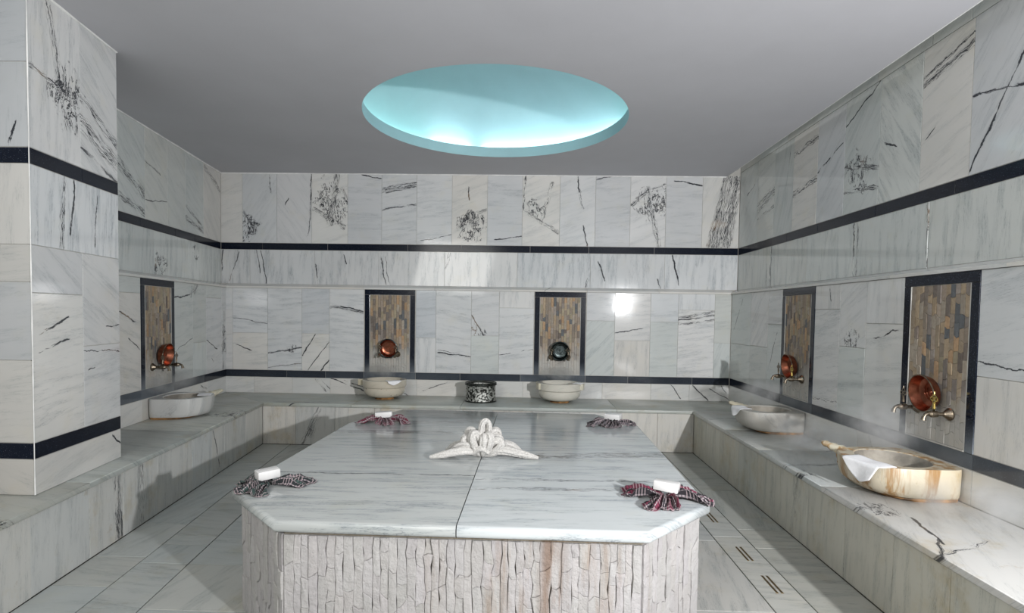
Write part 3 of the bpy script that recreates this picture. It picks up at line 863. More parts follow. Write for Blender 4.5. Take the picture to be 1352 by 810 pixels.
CE.data.materials.append(M['dome'])
for p in CE.data.polygons:
    c = p.center
    if hypot(c.x - CX, c.y - CY) < CR + .004:
        p.material_index = 1
bm = bmesh.new()
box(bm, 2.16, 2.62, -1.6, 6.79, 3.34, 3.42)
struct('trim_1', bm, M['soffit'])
bm = bmesh.new()                                     # pale plaster edge where the ceiling stops short of the right wall
box(bm, XC, XC + .006, -1.6, 6.774, ZC - .002, ZC + .1)
struct('trim_2', bm, M['caulk'])
def bead(name, pts, r=.008):
    bm = bmesh.new()
    P = []
    for a, b in zip(pts, pts[1:]):
        a, b = Vector(a), Vector(b)
        n = max(2, int((b - a).length / .12))
        P += [a.lerp(b, i / n) for i in range(n)]
    P.append(Vector(pts[-1]))
    tube(bm, P, [r * R.uniform(.6, 1.3) for _ in P], 6)
    struct(name, bm, M['caulk'], None, 60)
bead('trim_3', [(-3.69, 6.772, ZC - .003), (2.29, 6.772, ZC - .003)])
pe = OL + dL * 3.2
bead('trim_4', [(pe.x + .004, pe.y, ZC - .003), (-3.693, 6.77, ZC - .003)])
pq = OP + dP * .80
bead('trim_5', [(-3.85, 2.850, ZC - .002), (OP.x, 2.850, ZC - .002), (pq.x + .003, pq.y, ZC - .002)])
bead('trim_6', [(OP.x + .001, 2.852, .45), (OP.x + .001, 2.852, 3.06)], .0032)

# dome above the opening, lit by a hidden cove
bm = bmesh.new()
DR, DH, DZ = 1.30, .62, ZC + .1
L = []
for j in range(15):
    a = (pi / 2) * j / 14.5
    L.append([(CX + DR * cos(a) * cos(t), CY + DR * cos(a) * sin(t), DZ + .0 + DH * sin(a)) for t in (2 * pi * i / 96 for i in range(96))])
rings(bm, L, False, True)
bmesh.ops.reverse_faces(bm, faces=bm.faces[:])
struct('ceiling', bm, M['dome'], None, 60)
def arc(name, a0, a1, mat, parent, n=24):
    bm = bmesh.new()
    tube(bm, [((CR + .15) * cos(a), (CR + .15) * sin(a), .018) for a in (a0 + (a1 - a0) * i / n for i in range(n + 1))], .010, 6)
    return mesh_obj(name, bm, M[mat], parent, 60)
CL = empty('cove_light', Matrix.Translation((CX, CY, DZ)))
tag(CL, 'hidden white led cove ring glowing inside the turquoise round ceiling dome', 'light')
arc('bright_strip', radians(28), radians(100), 'led_a', CL)
arc('bright_strip', radians(-5), radians(28), 'led_b', CL)
arc('bright_strip', radians(106), radians(125), 'led_a', CL, 10)
arc('dim_strip', radians(125), radians(172), 'led_b', CL)

# ------------------------------------------------------------------ marble platform in the middle
PF = empty('marble_platform', Matrix.Translation((-.27, 3.6, 0)))
tag(PF, 'large octagonal marble platform with polished two-piece top and rough white stone sides', 'platform')
PO = Vector((-.27, 3.6, 0))
oct_ = [(-1.01, 2.235), (.495, 2.215), (.84, 2.575), (.872, 4.41), (.60, 4.90), (-1.09, 4.95), (-1.365, 4.27), (-1.385, 2.62)]
def inset(pts, d):
    P = [Vector(p) for p in pts]; n = len(P); q = []
    for i in range(n):
        a, b, c = P[i - 1], P[i], P[(i + 1) % n]
        e1 = (b - a).normalized(); e2 = (c - b).normalized()
        m = Vector((-e1.y, e1.x)) + Vector((-e2.y, e2.x)); m = m / (m.length_squared / 2)
        q.append(tuple(b + m * d))
    return q
sx0, sx1 = -.272, -.243                                  # joint in the top, front and back
left_h = [oct_[7], oct_[0], (sx0 - .0022, 2.225), (sx1 - .0022, 4.925), oct_[5], oct_[6]]
right_h = [(sx0 + .0022, 2.225), oct_[1], oct_[2], oct_[3], oct_[4], (sx1 + .0022, 4.925)]
for pts, sp, tint in ((left_h, {'l': [(-.3, .86, 1.2, .92, .045, .9), (-.3, 1.27, 1.2, 1.31, .05, .7), (-.3, -.17, 1.3, -.15, .008, .55)]}, (.50, .525, .525)),
                      (right_h, {'l': [(-.2, .23, 1.2, .42, .060, 1.0), (-.2, -.22, 1.2, -.17, .020, .8), (-.2, -.38, 1.2, -.31, .030, .75)]}, (.51, .525, .52))):
    cx = sum(p[0] for p in pts) / len(pts); cy = 3.6
    bm = bmesh.new()
    prism(bm, [(x - cx, y - cy) for x, y in pts], -.05, 0)
    seam = lambda v: abs(v.co.x + cx - (sx0 + (v.co.y + cy - 2.225) * (sx1 - sx0) / 2.7)) < .006
    es = [e for e in bm.edges if abs(e.verts[0].co.z - e.verts[1].co.z) < 1e-5 and not (seam(e.verts[0]) and seam(e.verts[1]))]
    bmesh.ops.bevel(bm, geom=es, offset=.018, segments=4, affect='EDGES', profile=0.5)
    o = mesh_obj('top_slab', bm, M['slab'], PF, 50, Matrix.Translation((cx + .27, 0, ZT)))
    veins(o, 1, 1, sp, (0.03, 1.1), tint)
ins = inset(oct_, .052)
bm = bmesh.new()
prism(bm, [(x - PO.x, y - PO.y) for x, y in ins], 0, ZT - .0505)
mesh_obj('core', bm, M['clad'], PF)
def tone_attr(me, cols):
    at = me.color_attributes.new('tone', 'FLOAT_COLOR', 'CORNER')
    i = 0
    for p, c in zip(me.polygons, cols):
        for _ in p.loop_indices:
            at.data[i].color = (c[0], c[1], c[2], 1); i += 1
tone_attr(bpy.data.objects['core.001'].data if 'core.001' in bpy.data.objects else bpy.data.objects['core'].data, [(.22, .19, .14)] * 20)  # dark core tone paints the shadow strip under the slab lip

def stone_shape(bm, x0, x1, lo, hi, t, rr, wl_=None, wr_=None):
    """split-face stone between two broken ends; lo, hi: (left, middle, right) heights; wl_, wr_ bend the sides; y=0 bed, front at -t"""
    w_ = x1 - x0; xm = (x0 + x1) / 2
    if wl_:
        sd = lambda x, a, b, f, o: [(x + f(a + (b - a) * q), a + (b - a) * q, o) for q in (0, .33, .67, 1)]
        R_ = sd(x1, lo[2], hi[2], wr_, -1); L_ = sd(x0, lo[0], hi[0], wl_, 1)
    else:
        R_ = [(x1, lo[2], -1), (x1, hi[2], -1)]; L_ = [(x0, lo[0], 1), (x0, hi[0], 1)]
    q = [(xm, lo[1], 0)] + R_ + [(xm, hi[1], 0)] + L_[::-1]
    zc = (sum(lo) + sum(hi)) / 6
    h = zc - sum(lo) / 3
    nR = len(R_)
    def sh(i, d):
        x, z, o = q[i]
        dz = d if i in (0, 1, len(q) - 1) else (-d if i in (nR, nR + 1, nR + 2) else 0)
        return (x + o * d, z + dz)
    n = len(q)
    gp = .0004 if wl_ else .0008
    rows = []
    for d, y in ((gp, lambda: 0.0), (gp, lambda: -t * .84), (gp + .0025, lambda: -t * rr.uniform(.93, 1.08))):
        rows.append([(sh(i, d)[0], y(), sh(i, d)[1]) for i in range(n)])
    r = rings(bm, rows, True, False)
    c = bm.verts.new((xm + rr.uniform(-.2, .2) * w_, -t * rr.uniform(.98, 1.14), zc + rr.uniform(-.3, .3) * h))
    top = r[-1]
    for i in range(n):
        bm.faces.new((top[i], top[(i + 1) % n], c))
def ends(z, w_, rr, slant=.5):
    a = rr.uniform(-slant, slant) * w_
    return (z + a, z + rr.uniform(-.25, .25) * w_, z - a * rr.uniform(.2, 1))

def clad_face(p0, p1, stuff=False, rr=None):
    rr = rr or R
    p0, p1 = Vector((*p0, 0)), Vector((*p1, 0))
    d = (p1 - p0); W_ = d.length; d.normalize()
    nrm = Vector((d.y, -d.x, 0))          # outward
    F = frame_mw(p0, d, -nrm)
    H_ = ZT - .070
    x = 0.0
    wave = [lambda z: 0.0]
    big = bmesh.new() if stuff else None
    cols = []
    while x < W_ - .02:
        cw = rr.uniform(.028, .045)
        if W_ - x - cw < .022: cw = W_ - x
        ph = rr.uniform(0, 99)
        wave.append((lambda z, ph=ph: .010 * noise.noise(Vector((ph, z * 17, 0))) + .004 * noise.noise(Vector((ph, z * 50, 3)))) if x + cw < W_ - .01 else (lambda z: 0.0))
        z = 0.004
        lo = (z, z, z)
        while z < H_ - .02:
            ch = rr.uniform(.08, .20)
            last = H_ - z - ch < .05
            if last: ch = H_ - z
            hi = (H_,) * 3 if last else ends(z + ch, cw, rr)
            t = rr.uniform(.008, .0165)
            v = rr.uniform(.38, .43)
            c = (v * 1.01, v * rr.uniform(.965, .985), v * rr.uniform(.95, .98))
            if stuff:
                n0 = len(big.faces)
                stone_shape(big, x, x + cw, lo, hi, t, rr, wave[-2], wave[-1])
                cols += [c] * (len(big.faces) - n0)
            else:
                zc = z + ch / 2
                bm = bmesh.new()
                stone_shape(bm, -cw / 2, cw / 2, [q - zc for q in lo], [q - zc for q in hi], t, rr,
                            lambda z_, f=wave[-2]: f(z_ + zc), lambda z_, f=wave[-1]: f(z_ + zc))
                mw = Matrix.Translation(-PO) @ F @ Matrix.Translation((x + cw / 2, 0, zc))
                o = mesh_obj('stone', bm, M['clad'], PF, None, mw)
                tone_attr(o.data, [c] * len(o.data.polygons))
            z += ch; lo = hi
        x += cw
    if stuff:
        o = mesh_obj('stone_cladding', big, M['clad'], PF, None, Matrix.Translation(-PO) @ F)
        tone_attr(o.data, cols)
        o['kind'] = 'stuff'
clad_face(ins[0], ins[1])
clad_face(ins[1], ins[2])
clad_face(ins[7], ins[0])
clad_face(ins[2], ins[3], True)
clad_face(ins[6], ins[7], True)

# ------------------------------------------------------------------ fountain niches with split-face mosaic
PAL = [(.40, .31, .21), (.24, .20, .17), (.36, .29, .21), (.42, .33, .23), (.30, .25, .20), (.23, .20, .18), (.13, .14, .15), (.45, .30, .18), (.32, .28, .25), (.38, .31, .25), (.36, .31, .22), (.18, .15, .13), (.33, .27, .21), (.38, .33, .27)]
def niche(F, xc, label, single, seed_):
    rr = random.Random(seed_)
    N = empty('wall_niche', F @ Matrix.Translation((xc, -S_IN, B2T)))
    tag(N, label, 'niche', 'fountain niches in the wall')
    H_ = LB_ - B2T
    wo, wi = .299, .240
    T = -.004
    def strip(x0, x1, z0, z1, lim):
        bm = bmesh.new(); box(bm, x0 + .001, x1 - .001, T, .0045, z0 + .001, z1 - .001, .0012)
        o = mesh_obj('granite_frame', bm, M['black'], N)
        lime_set(o, lim, .68, .98)
    strip(-wo, wo, H_ - .062, H_, 0)
    strip(-wo, -wi, 0, H_ - .062, .9)
    strip(wi, wo, 0, H_ - .062, .9)
    bm = bmesh.new()                                # pale edging round the mosaic
    box(bm, -wi, -wi + .006, T, .004, 0, H_ - .063); box(bm, wi - .006, wi, T, .004, 0, H_ - .063)
    box(bm, -wi + .006, wi - .006, T - .002, .004, 0, .008)
    mesh_obj('edging', bm, M['grout'], N)
    cols = []; big = bmesh.new()
    x = -wi + .007; xe = wi - .007
    ncol = 13 if single else 15; cw = (xe - x) / ncol
    ztop = H_ - .064
    for i in range(ncol):
        z = .009
        lo = (z, z, z)
        first = rr.uniform(.03, .1)
        while z < ztop - .005:
            ch = first if z < .02 else rr.uniform(.05, .125)
            last = ztop - z - ch < .04
            if last: ch = ztop - z
            hi = (ztop,) * 3 if last else ends(z + ch, cw, rr, .3)
            c = rr.choice(PAL); v = rr.uniform(.85, 1.15); c = tuple(q * v for q in c)
            t = rr.uniform(.0045, .0075)
            if single:
                zc = z + ch / 2
                bm = bmesh.new()
                stone_shape(bm, -cw / 2, cw / 2, [q - zc for q in lo], [q - zc for q in hi], t, rr)
                o = mesh_obj('stone', bm, M['mosaic'], N, None, Matrix.Translation((x + cw * (i + .5), .0045, zc)))
                tone_attr(o.data, [c] * len(o.data.polygons))
            else:
                n0 = len(big.faces)
                stone_shape(big, x + cw * i, x + cw * (i + 1), lo, hi, t, rr)
                cols += [c] * (len(big.faces) - n0)
            z += ch; lo = hi
    if not single:
        o = mesh_obj('stone_mosaic', big, M['mosaic'], N, None, Matrix.Translation((0, .0045, 0)))
        tone_attr(o.data, cols); o['kind'] = 'stuff'
    else:
        big.free()
    return N

def tap(F, x, z, label, hmat='brass'):
    """wall tap: local origin on the wall, Y into the wall"""
    T = empty('wall_tap', F @ Matrix.Translation((x, -S_IN - .005, z)))
    tag(T, label, 'tap', 'ornate taps at the fountain niches')
    bm = bmesh.new()
    lathe(bm, [(.034, 0), (.036, -.006), (.030, -.010), (.027, -.018), (.016, -.030), (.013, -.038)], 20, 'Y')
    mesh_obj('flange', bm, M['brass'], T, 40)
    bm = bmesh.new()
    lathe(bm, [(.011, -.03), (.011, -.065), (.018, -.072), (.019, -.105), (.013, -.112), (.010, -.118)], 14, 'Y')
    mesh_obj('body', bm, M['brass'], T, 40)
    bm = bmesh.new()
    tube(bm, [(0, -.100, 0), (0, -.118, .004), (0, -.134, -.003), (0, -.143, -.018), (0, -.145, -.034)], [.010, .011, .010, .011, .014], 12)
    mesh_obj('spout', bm, M['brass'], T, 40)
    bm = bmesh.new()
    tube(bm, [(0, -.088, .012), (0, -.088, .030), (0, -.090, .068)], [.012, .008, .007], 10)
    H = mesh_obj('handle', bm, M['gold' if hmat == 'gold' else 'brass'], T, 40)
    bm = bmesh.new()
    for a, rr_ in ((0, .0085), (pi / 2, .0085), (pi, .0085), (3 * pi / 2, .0085)):
        cx, cz = cos(a) * .016, sin(a) * .016 + .085
        P = [(cx + cos(t) * rr_ * 1.25, -.090, cz + sin(t) * rr_ * 1.25) for t in (2 * pi * i / 12 for i in range(13))]
        tube(bm, P, .0032, 6)
    tube(bm, [(0, -.090, .108), (0, -.090, .125)], [.005, .002], 8)
    mesh_obj('trefoil', bm, M['gold' if hmat == 'gold' else 'brass'], H, 40)
    return T

def wash_bowl(F, x, z, label, mat, name='copper_bowl', r=.105, tilt=.10, grp='metal wash bowls leaning on the taps'):
    """round bowl standing on its side, hollow facing the room"""
    B = F @ Matrix.Translation((x, -S_IN - .016, z)) @ Matrix.Rotation(tilt, 4, 'X')
    o = empty(name, B)
    tag(o, label, 'bowl', grp)
    bm = bmesh.new()
    lathe(bm, [(.035, -.001), (r * .62, -.002), (r * .86, -.016), (r * .96, -.040), (r, -.060), (r + .004, -.066), (r - .002, -.067),
               (r * .94, -.055), (r * .80, -.018), (r * .60, -.0065), (r * .45, -.006)], 40, 'Y')
    mesh_obj('shell', bm, M[mat], o, 35)
    bm = bmesh.new()
    P = [(cos(t) * (r + .003), -.0665, sin(t) * (r + .003)) for t in (2 * pi * i / 40 for i in range(41))]
    tube(bm, P, .0075 if F is F_back else .0034, 6)
    mesh_obj('rim', bm, M['darkmetal' if F is F_back else 'brass'], o, 50)
    bm = bmesh.new()
    for q in (.32, .52):
        P = [(cos(t) * r * q, -.0075, sin(t) * r * q) for t in (2 * pi * i / 32 for i in range(33))]
        tube(bm, P, .0022, 5)
    lathe(bm, [(.012, -.006), (.009, -.013), (.003, -.015)], 14, 'Y')
    mesh_obj('boss', bm, M[mat], o, 50)

WHERE = [
    (F_back, -1.628, 'split-stone wall niche in black granite frame on the back wall, above the spotted basin', False, 'back left'),
    (F_back, .379, 'split-stone wall niche in black granite frame on the back wall, holding the dark metal bowl', False, 'back right'),
    (F_right, 6.775 - 3.345, 'largest-looking mosaic niche on the right wall, nearest the camera, above the carved basin', True, 'right near'),
    (F_right, 6.775 - 5.055, 'narrow-looking mosaic niche at the far end of the right wall', False, 'right far'),
    (F_left, -1.683, 'mosaic fountain niche in the left wall just behind the pillar', False, 'left')]
BOWL = [('brown copper bowl facing out in the back wall niche above the spotted basin', 'copper'),
        ('dark grey metal bowl in the back wall niche right of the embossed bin', 'darkmetal'),
        ('bright copper bowl leaning in the near right wall niche', 'copper'),
        ('copper bowl seen nearly edge-on in the far right wall niche', 'copper'),
        ('copper bowl in the left wall niche behind the pillar', 'copper')]
PLACE = ['niche above the spotted basin', 'niche with the dark bowl', 'near right wall niche',
         'far right wall niche', 'left wall niche']
for i, (F, x, lab, single, key) in enumerate(WHERE):
    niche(F, x, lab, single, 100 + i)
    gx = .13 if i > 1 else .095
    for sx in (-1, 1):
        side = 'left' if sx < 0 else 'right'
        gold = i in (2, 3) and sx > 0
        tap(F, x + sx * gx, .905 if i > 1 else .935, 'ornate %s tap on the %s in the %s' % ('gold-handled' if gold else 'tarnished brass', side, PLACE[i]),
            'gold' if gold else 'brass')
    wash_bowl(F, x, 1.012, BOWL[i][0], BOWL[i][1], 'metal_bowl' if i == 1 else 'copper_bowl')

# ------------------------------------------------------------------ basins
def sup(a, b, n, th):
    c, s = cos(th), sin(th)
    return a * abs(c) ** (2 / n) * (1 if c > 0 else -1), b * abs(s) ** (2 / n) * (1 if s > 0 else -1)
def wall_basin(F, x, label, a=.275, depth=.50, h=.184, nf=2.5, facets=False, carve=True, lug_side=-1, tint=(.60, .56, .46), mat='basin'):
    """D-shaped stone basin against the wall; local X along wall, Y into wall, Z up from bench"""
    B = empty('stone_basin', F @ Matrix.Translation((x, -S_IN - .003, ZB)))
    tag(B, label, 'basin', 'marble basins on the bench')
    b = depth / 2; n = 64
    def out(k, z, shift=0.0):
        L = []
        for i in range(n):
            th = 2 * pi * i / n
            px_, py_ = sup(a, b, 7 if sin(th) > 0 else nf, th)
            if facets and py_ < 0:
                q = 6; t2 = round(th / (pi / q)) * (pi / q)
                fx, fy = a * cos(t2), b * sin(t2)
                px_, py_ = px_ * .35 + fx * .65, py_ * .35 + fy * .65
            L.append((px_ * (1 - (1 - k) * .45), -b + (py_ - b) * k + b, z))
        return L
    def ell(ax, ay, z, cy=-.235):
        return [(ax * cos(2 * pi * i / n), cy + ay * sin(2 * pi * i / n), z) for i in range(n)]
    bm = bmesh.new()
    ey = -depth * .48
    rings(bm, [out(.90 if facets else .82, .020), out(.93 if facets else .88, .026), out(.965 if facets else .95, .055), out(.99, .11), out(1.0, h - .006), out(.985, h),
               ell(a * .82, depth * .37, h, ey), ell(a * .80, depth * .36, h - .006, ey), ell(a * .74, depth * .32, h - .06, ey),
               ell(a * .5, depth * .22, h - .11, ey), ell(a * .1, depth * .05, h - .12, ey)], True, True)
    o = mesh_obj('bowl', bm, M[mat], B, 38)
    o.data.materials.append(M['hollow'])
    for p in o.data.polygons:
        q = p.center
        if q.z < h - .008 and (q.x / (a * .81)) ** 2 + ((q.y - ey) / (depth * .365)) ** 2 < 1 and p.normal.z > .02:
            p.material_index = 1
    veins(o, .5, .5, {'k': (.5, .5, .2, .25)}, (V, .9), tint)
    bm = bmesh.new()
    rings(bm, [out(.74, 0), out(.78, .010), out(.76, .022)], True, True)
    mesh_obj('foot', bm, M['foot'], B, 40)
    # lug at the front corner: a ribbed, pointed ear
    bm = bmesh.new()
    sx = lug_side
    p = [(sx * a * .70, -depth * .72, h - .035), (sx * a * .92, -depth * .82, h - .022), (sx * (a + .03), -depth * .88, h - .008), (sx * (a + .075), -depth * .93, h + .010)]
    tube(bm, [tuple(p[0][j] + (p[3][j] - p[0][j]) * t / 8 for j in (0, 1, 2)) for t in range(9)], [.058, .060, .046, .052, .038, .042, .028, .032, .014], 12, .62)
    for t in range(4):
        q = .2 + t * .17
        cx, cy, cz = sx * (a * .7 + (.12 + a * .3) * q), -depth * (.72 + .25 * q), h - .035 + .047 * q
        tube(bm, [(cx - .022, cy + .02, cz + .010), (cx, cy, cz + .016 - t * .003), (cx + .020, cy - .02, cz + .006)], [.006, .008, .006], 8)
    veins(mesh_obj('lug', bm, M[mat], B, 60), .2, .2, None, (.3, .6), (.62, .57, .44))
    if carve:
        bm = bmesh.new()
        th0 = pi + .80 if sx < 0 else -.80
        def onside(dth, z):                 # point on the bowl side
            px_, py_ = sup(a, b, nf, th0 + dth)
            kk = .93 + (.07) * min(1, max(0, (z - .065) / .1))
            return (px_ * (kk + .012), -b + (py_ - b) * kk + b - .004, z)
        for (cc, cz, ra, rz) in ((0, .115, .13, .036), (.0, .115, .075, .021)):
            tube(bm, [onside(cc + ra * cos(t), cz + rz * sin(t)) for t in (2 * pi * i / 24 for i in range(25))], .0062, 6)
        for d0, z0, d1, z1 in ((.10, .080, .42, .088), (.12, .070, .50, .060), (.05, .072, .34, .120), (-.1, .078, -.25, .06), (.2, .1, .48, .115)):
            P = [onside(d0 + (d1 - d0) * q, z0 + (z1 - z0) * q + .014 * sin(pi * q)) for q in (i / 8 for i in range(9))]
            tube(bm, P, [.003 + .0062 * sin(pi * (i + .3) / 8.6) for i in range(9)], 6)
        mesh_obj('carving', bm, M['foot'], B, 60)
    return B
wall_basin(F_right, 6.775 - 3.325, 'ochre-stained carved marble basin on the right bench, nearest the camera', a=.268, tint=(.53, .48, .38))
wall_basin(F_right, 6.775 - 5.03, 'grey marble basin at the far end of the right bench', a=.235, nf=3.2, carve=False, tint=(.47, .46, .43), mat='basin_pale')
wall_basin(F_left, -1.683, 'white faceted marble basin on the left bench behind the pillar', a=.25, depth=.46, facets=True, carve=False, lug_side=1, tint=(.60, .59, .565), mat='basin_pale')

def round_basin(x, y, label, r=.232, h=.222, lugs=((pi, 1),), tint=(.66, .60, .48), spots=True, seed_=1):
    rr = random.Random(seed_)
    B = empty('stone_basin', Matrix.Translation((x, y, ZB)))
    tag(B, label, 'basin', 'marble basins on the bench')
    bm = bmesh.new()
    lathe(bm, [(r * .44, .022), (r * .66, .027), (r * .86, .046), (r * .965, .076), (r * .995, .110), (r * .985, .134), (r * 1.03, .139),
               (r * 1.06, .149), (r * 1.06, h - .006), (r * 1.03, h), (r * .86, h), (r * .83, h - .01), (r * .76, h - .07), (r * .5, h - .13), (r * .1, h - .15)], 56)
    o = mesh_obj('bowl', bm, M['marble'], B, 35)
    veins(o, .5, .5, None, (.3, .5), tint)
    bm = bmesh.new()
    lathe(bm, [(r * .46, 0), (r * .42, .012), (r * .44, .0225)], 24)
    mesh_obj('foot', bm, M['foot'], B, 40)
    for ang, s in lugs:
        bm = bmesh.new()
        c, s_ = cos(ang), sin(ang)
        w_ = .055
        def q(u, v): return (u * c - v * s_, u * s_ + v * c)
        prism(bm, [q(r * .98, -w_), q(r * 1.06 + .05 * s, -w_ * .6), q(r * 1.06 + .05 * s, w_ * .6), q(r * .98, w_)], .149, h - .002, .006, 2)
        veins(mesh_obj('lug', bm, M['marble'], B, 40), .2, .2, None, (.3, .5), (tint[0], tint[1] * .99, tint[2] * .9))
    if spots:
        bm = bmesh.new()
        for _ in range(9):
            a_ = -pi / 2 + rr.uniform(-1.1, 1.1); z = rr.uniform(.06, .14)
            k = r * (.93 + .065 * min(1, (z - .06) / .05))
            m = Matrix.Translation((cos(a_) * k, sin(a_) * k, z)) @ Matrix.Rotation(a_, 4, 'Z') @ Matrix.Diagonal((.25, 1, 1, 1))
            bmesh.ops.create_icosphere(bm, subdivisions=1, radius=rr.uniform(.003, .007), matrix=m)
        mesh_obj('pit_mark', bm, M['drain'], B, 60)
    return B
round_basin(-1.618, 6.415, 'cream round marble basin with dark pit spots under the left back niche', tint=(.60, .54, .44))
round_basin(.372, 6.405, 'pale round marble basin under the right back niche', r=.238, lugs=((pi + .35, .3), (-.35, .5), (pi - .35, .3)),
            tint=(.60, .58, .52), spots=False, seed_=2)

# ------------------------------------------------------------------ white wash cloths over the basin rims
def wash_cloth(mw, label, wid=.22, inn=.07, drop=.11, skew=0.0, tip=.5, seed_=0, name='wash_cloth'):
    """local: X along the rim, -Y outward over the rim, Z up; origin on the rim edge"""
    rr = random.Random(seed_)
    bm = bmesh.new()
    nu, nv = 22, 22
    ph = rr.uniform(0, 6)
    rows = []
    for j in range(nv + 1):
        v = j / nv                                   # 0 inside, 1 at hanging tip
        s = -inn + (inn + drop) * v
        r_ = []
        for i in range(nu + 1):
            u = i / nu
            lenf = 1 - abs(2 * u - 2 * tip) ** 1.6 * .75 / max(.6, 2 * max(tip, 1 - tip)) if s > 0 else 1
            ss = s * max(.12, lenf) if s > 0 else s
            x = (u - .5) * wid * (1 - .25 * max(0, ss) / drop) + skew * max(0, ss)
            if ss <= 0:
                y, z = -ss, .003 + .002 * sin(9 * u + ph)
            else:
                bend = min(ss, .018)
                y = -bend * .9 - max(0, ss - .018) * .16 - .004
                z = .003 - max(0, ss - .010)
            y -= .007 * sin(7 * u + ph) * max(0, ss) / drop
            r_.append((x, y, z))
        rows.append(r_)
    vs = [[bm.verts.new(p) for p in r_] for r_ in rows]
    for j in range(nv):
        for i in range(nu):
            bm.faces.new((vs[j][i], vs[j][i + 1], vs[j + 1][i + 1], vs[j + 1][i]))
    me = bmesh.new()
    o = mesh_obj(name, bm, M['cloth'], None, 80, mw)
    me.free()
    m = o.modifiers.new('s', 'SOLIDIFY'); m.thickness = .003; m.offset = 1
    tag(o, label, 'cloth', 'white wash cloths on the basin rims')
    return o
def rim_frame(x, y, z, ox, oy):                      # outward direction (ox, oy)
    n = Vector((ox, oy, 0)).normalized()
    yv = -n; xv = Vector((yv.y, -yv.x, 0))
    return Matrix(((xv.x, yv.x, 0, x), (xv.y, yv.y, 0, y), (0, 0, 1, z), (0, 0, 0, 1)))
zr = ZB + .184
wash_cloth(rim_frame(1.882, 3.20, zr, -1, -.2), 'white cloth draped over the front rim of the near carved basin', .27, .09, .115, -.2, .7, 1)
wash_cloth(rim_frame(1.872, 5.06, zr, -1, -.05), 'white cloth over the rim of the grey far right basin', .20, .08, .085, .1, .4, 2)
wash_cloth(rim_frame(-1.46, 6.21, ZB + .222, .55, -.9), 'pale blue-white cloth over the rim of the spotted back basin', .17, .06, .055, 0, .4, 3)
wash_cloth(rim_frame(.585, 6.30, ZB + .222, .9, -.45), 'white cloth hanging off the right rim of the pale back basin', .13, .06, .06, .5, .6, 4)
wash_cloth(rim_frame(-2.99, 5.27, zr, .9, .42), 'white cloth hanging off the far rim of the left bench basin', .16, .10, .075, -.3, .4, 5)

# ------------------------------------------------------------------ embossed bin on the back bench
BI = empty('metal_bin', Matrix.Translation((-.515, 6.36, ZB)))
tag(BI, 'round embossed black and silver metal bin on the back bench between the two round basins', 'bin')
bm = bmesh.new(); r = .172
lathe(bm, [(r * 1.0, .014), (r * .985, .03), (r * .955, .10), (r * .955, .176), (r * .99, .186), (r * .99, .188), (r * .9, .188), (r * .9, .02), (.02, .018)], 56)
mesh_obj('body', bm, M['pewter'], BI, 35)
bm = bmesh.new()
lathe(bm, [(r * 1.0, 0), (r * 1.03, .004), (r * 1.03, .011), (r * 1.0, .0145)], 56)
mesh_obj('base_ring', bm, M['blackmetal'], BI, 40)
bm = bmesh.new()
P = [(cos(t) * r * 1.0, sin(t) * r * 1.0, .192) for t in (2 * pi * i / 48 for i in range(49))]
tube(bm, P, .0085, 8)
P = [(cos(t) * r * .99, sin(t) * r * .99, .209) for t in (2 * pi * i / 48 for i in range(49))]
tube(bm, P, .0065, 8)
mesh_obj('rim', bm, M['blackmetal'], BI, 60)
bm = bmesh.new()
P = []
for i in range(17):
    t = -pi / 2 + (-.22 + .44 * i / 16); z = .165 - .045 * sin(pi * i / 16)
    P.append((cos(t) * (r * .955 + .004), sin(t) * (r * .955 + .004), z))
tube(bm, P, .005, 6)
mesh_obj('ring_handle', bm, M['pewter'], BI, 60)

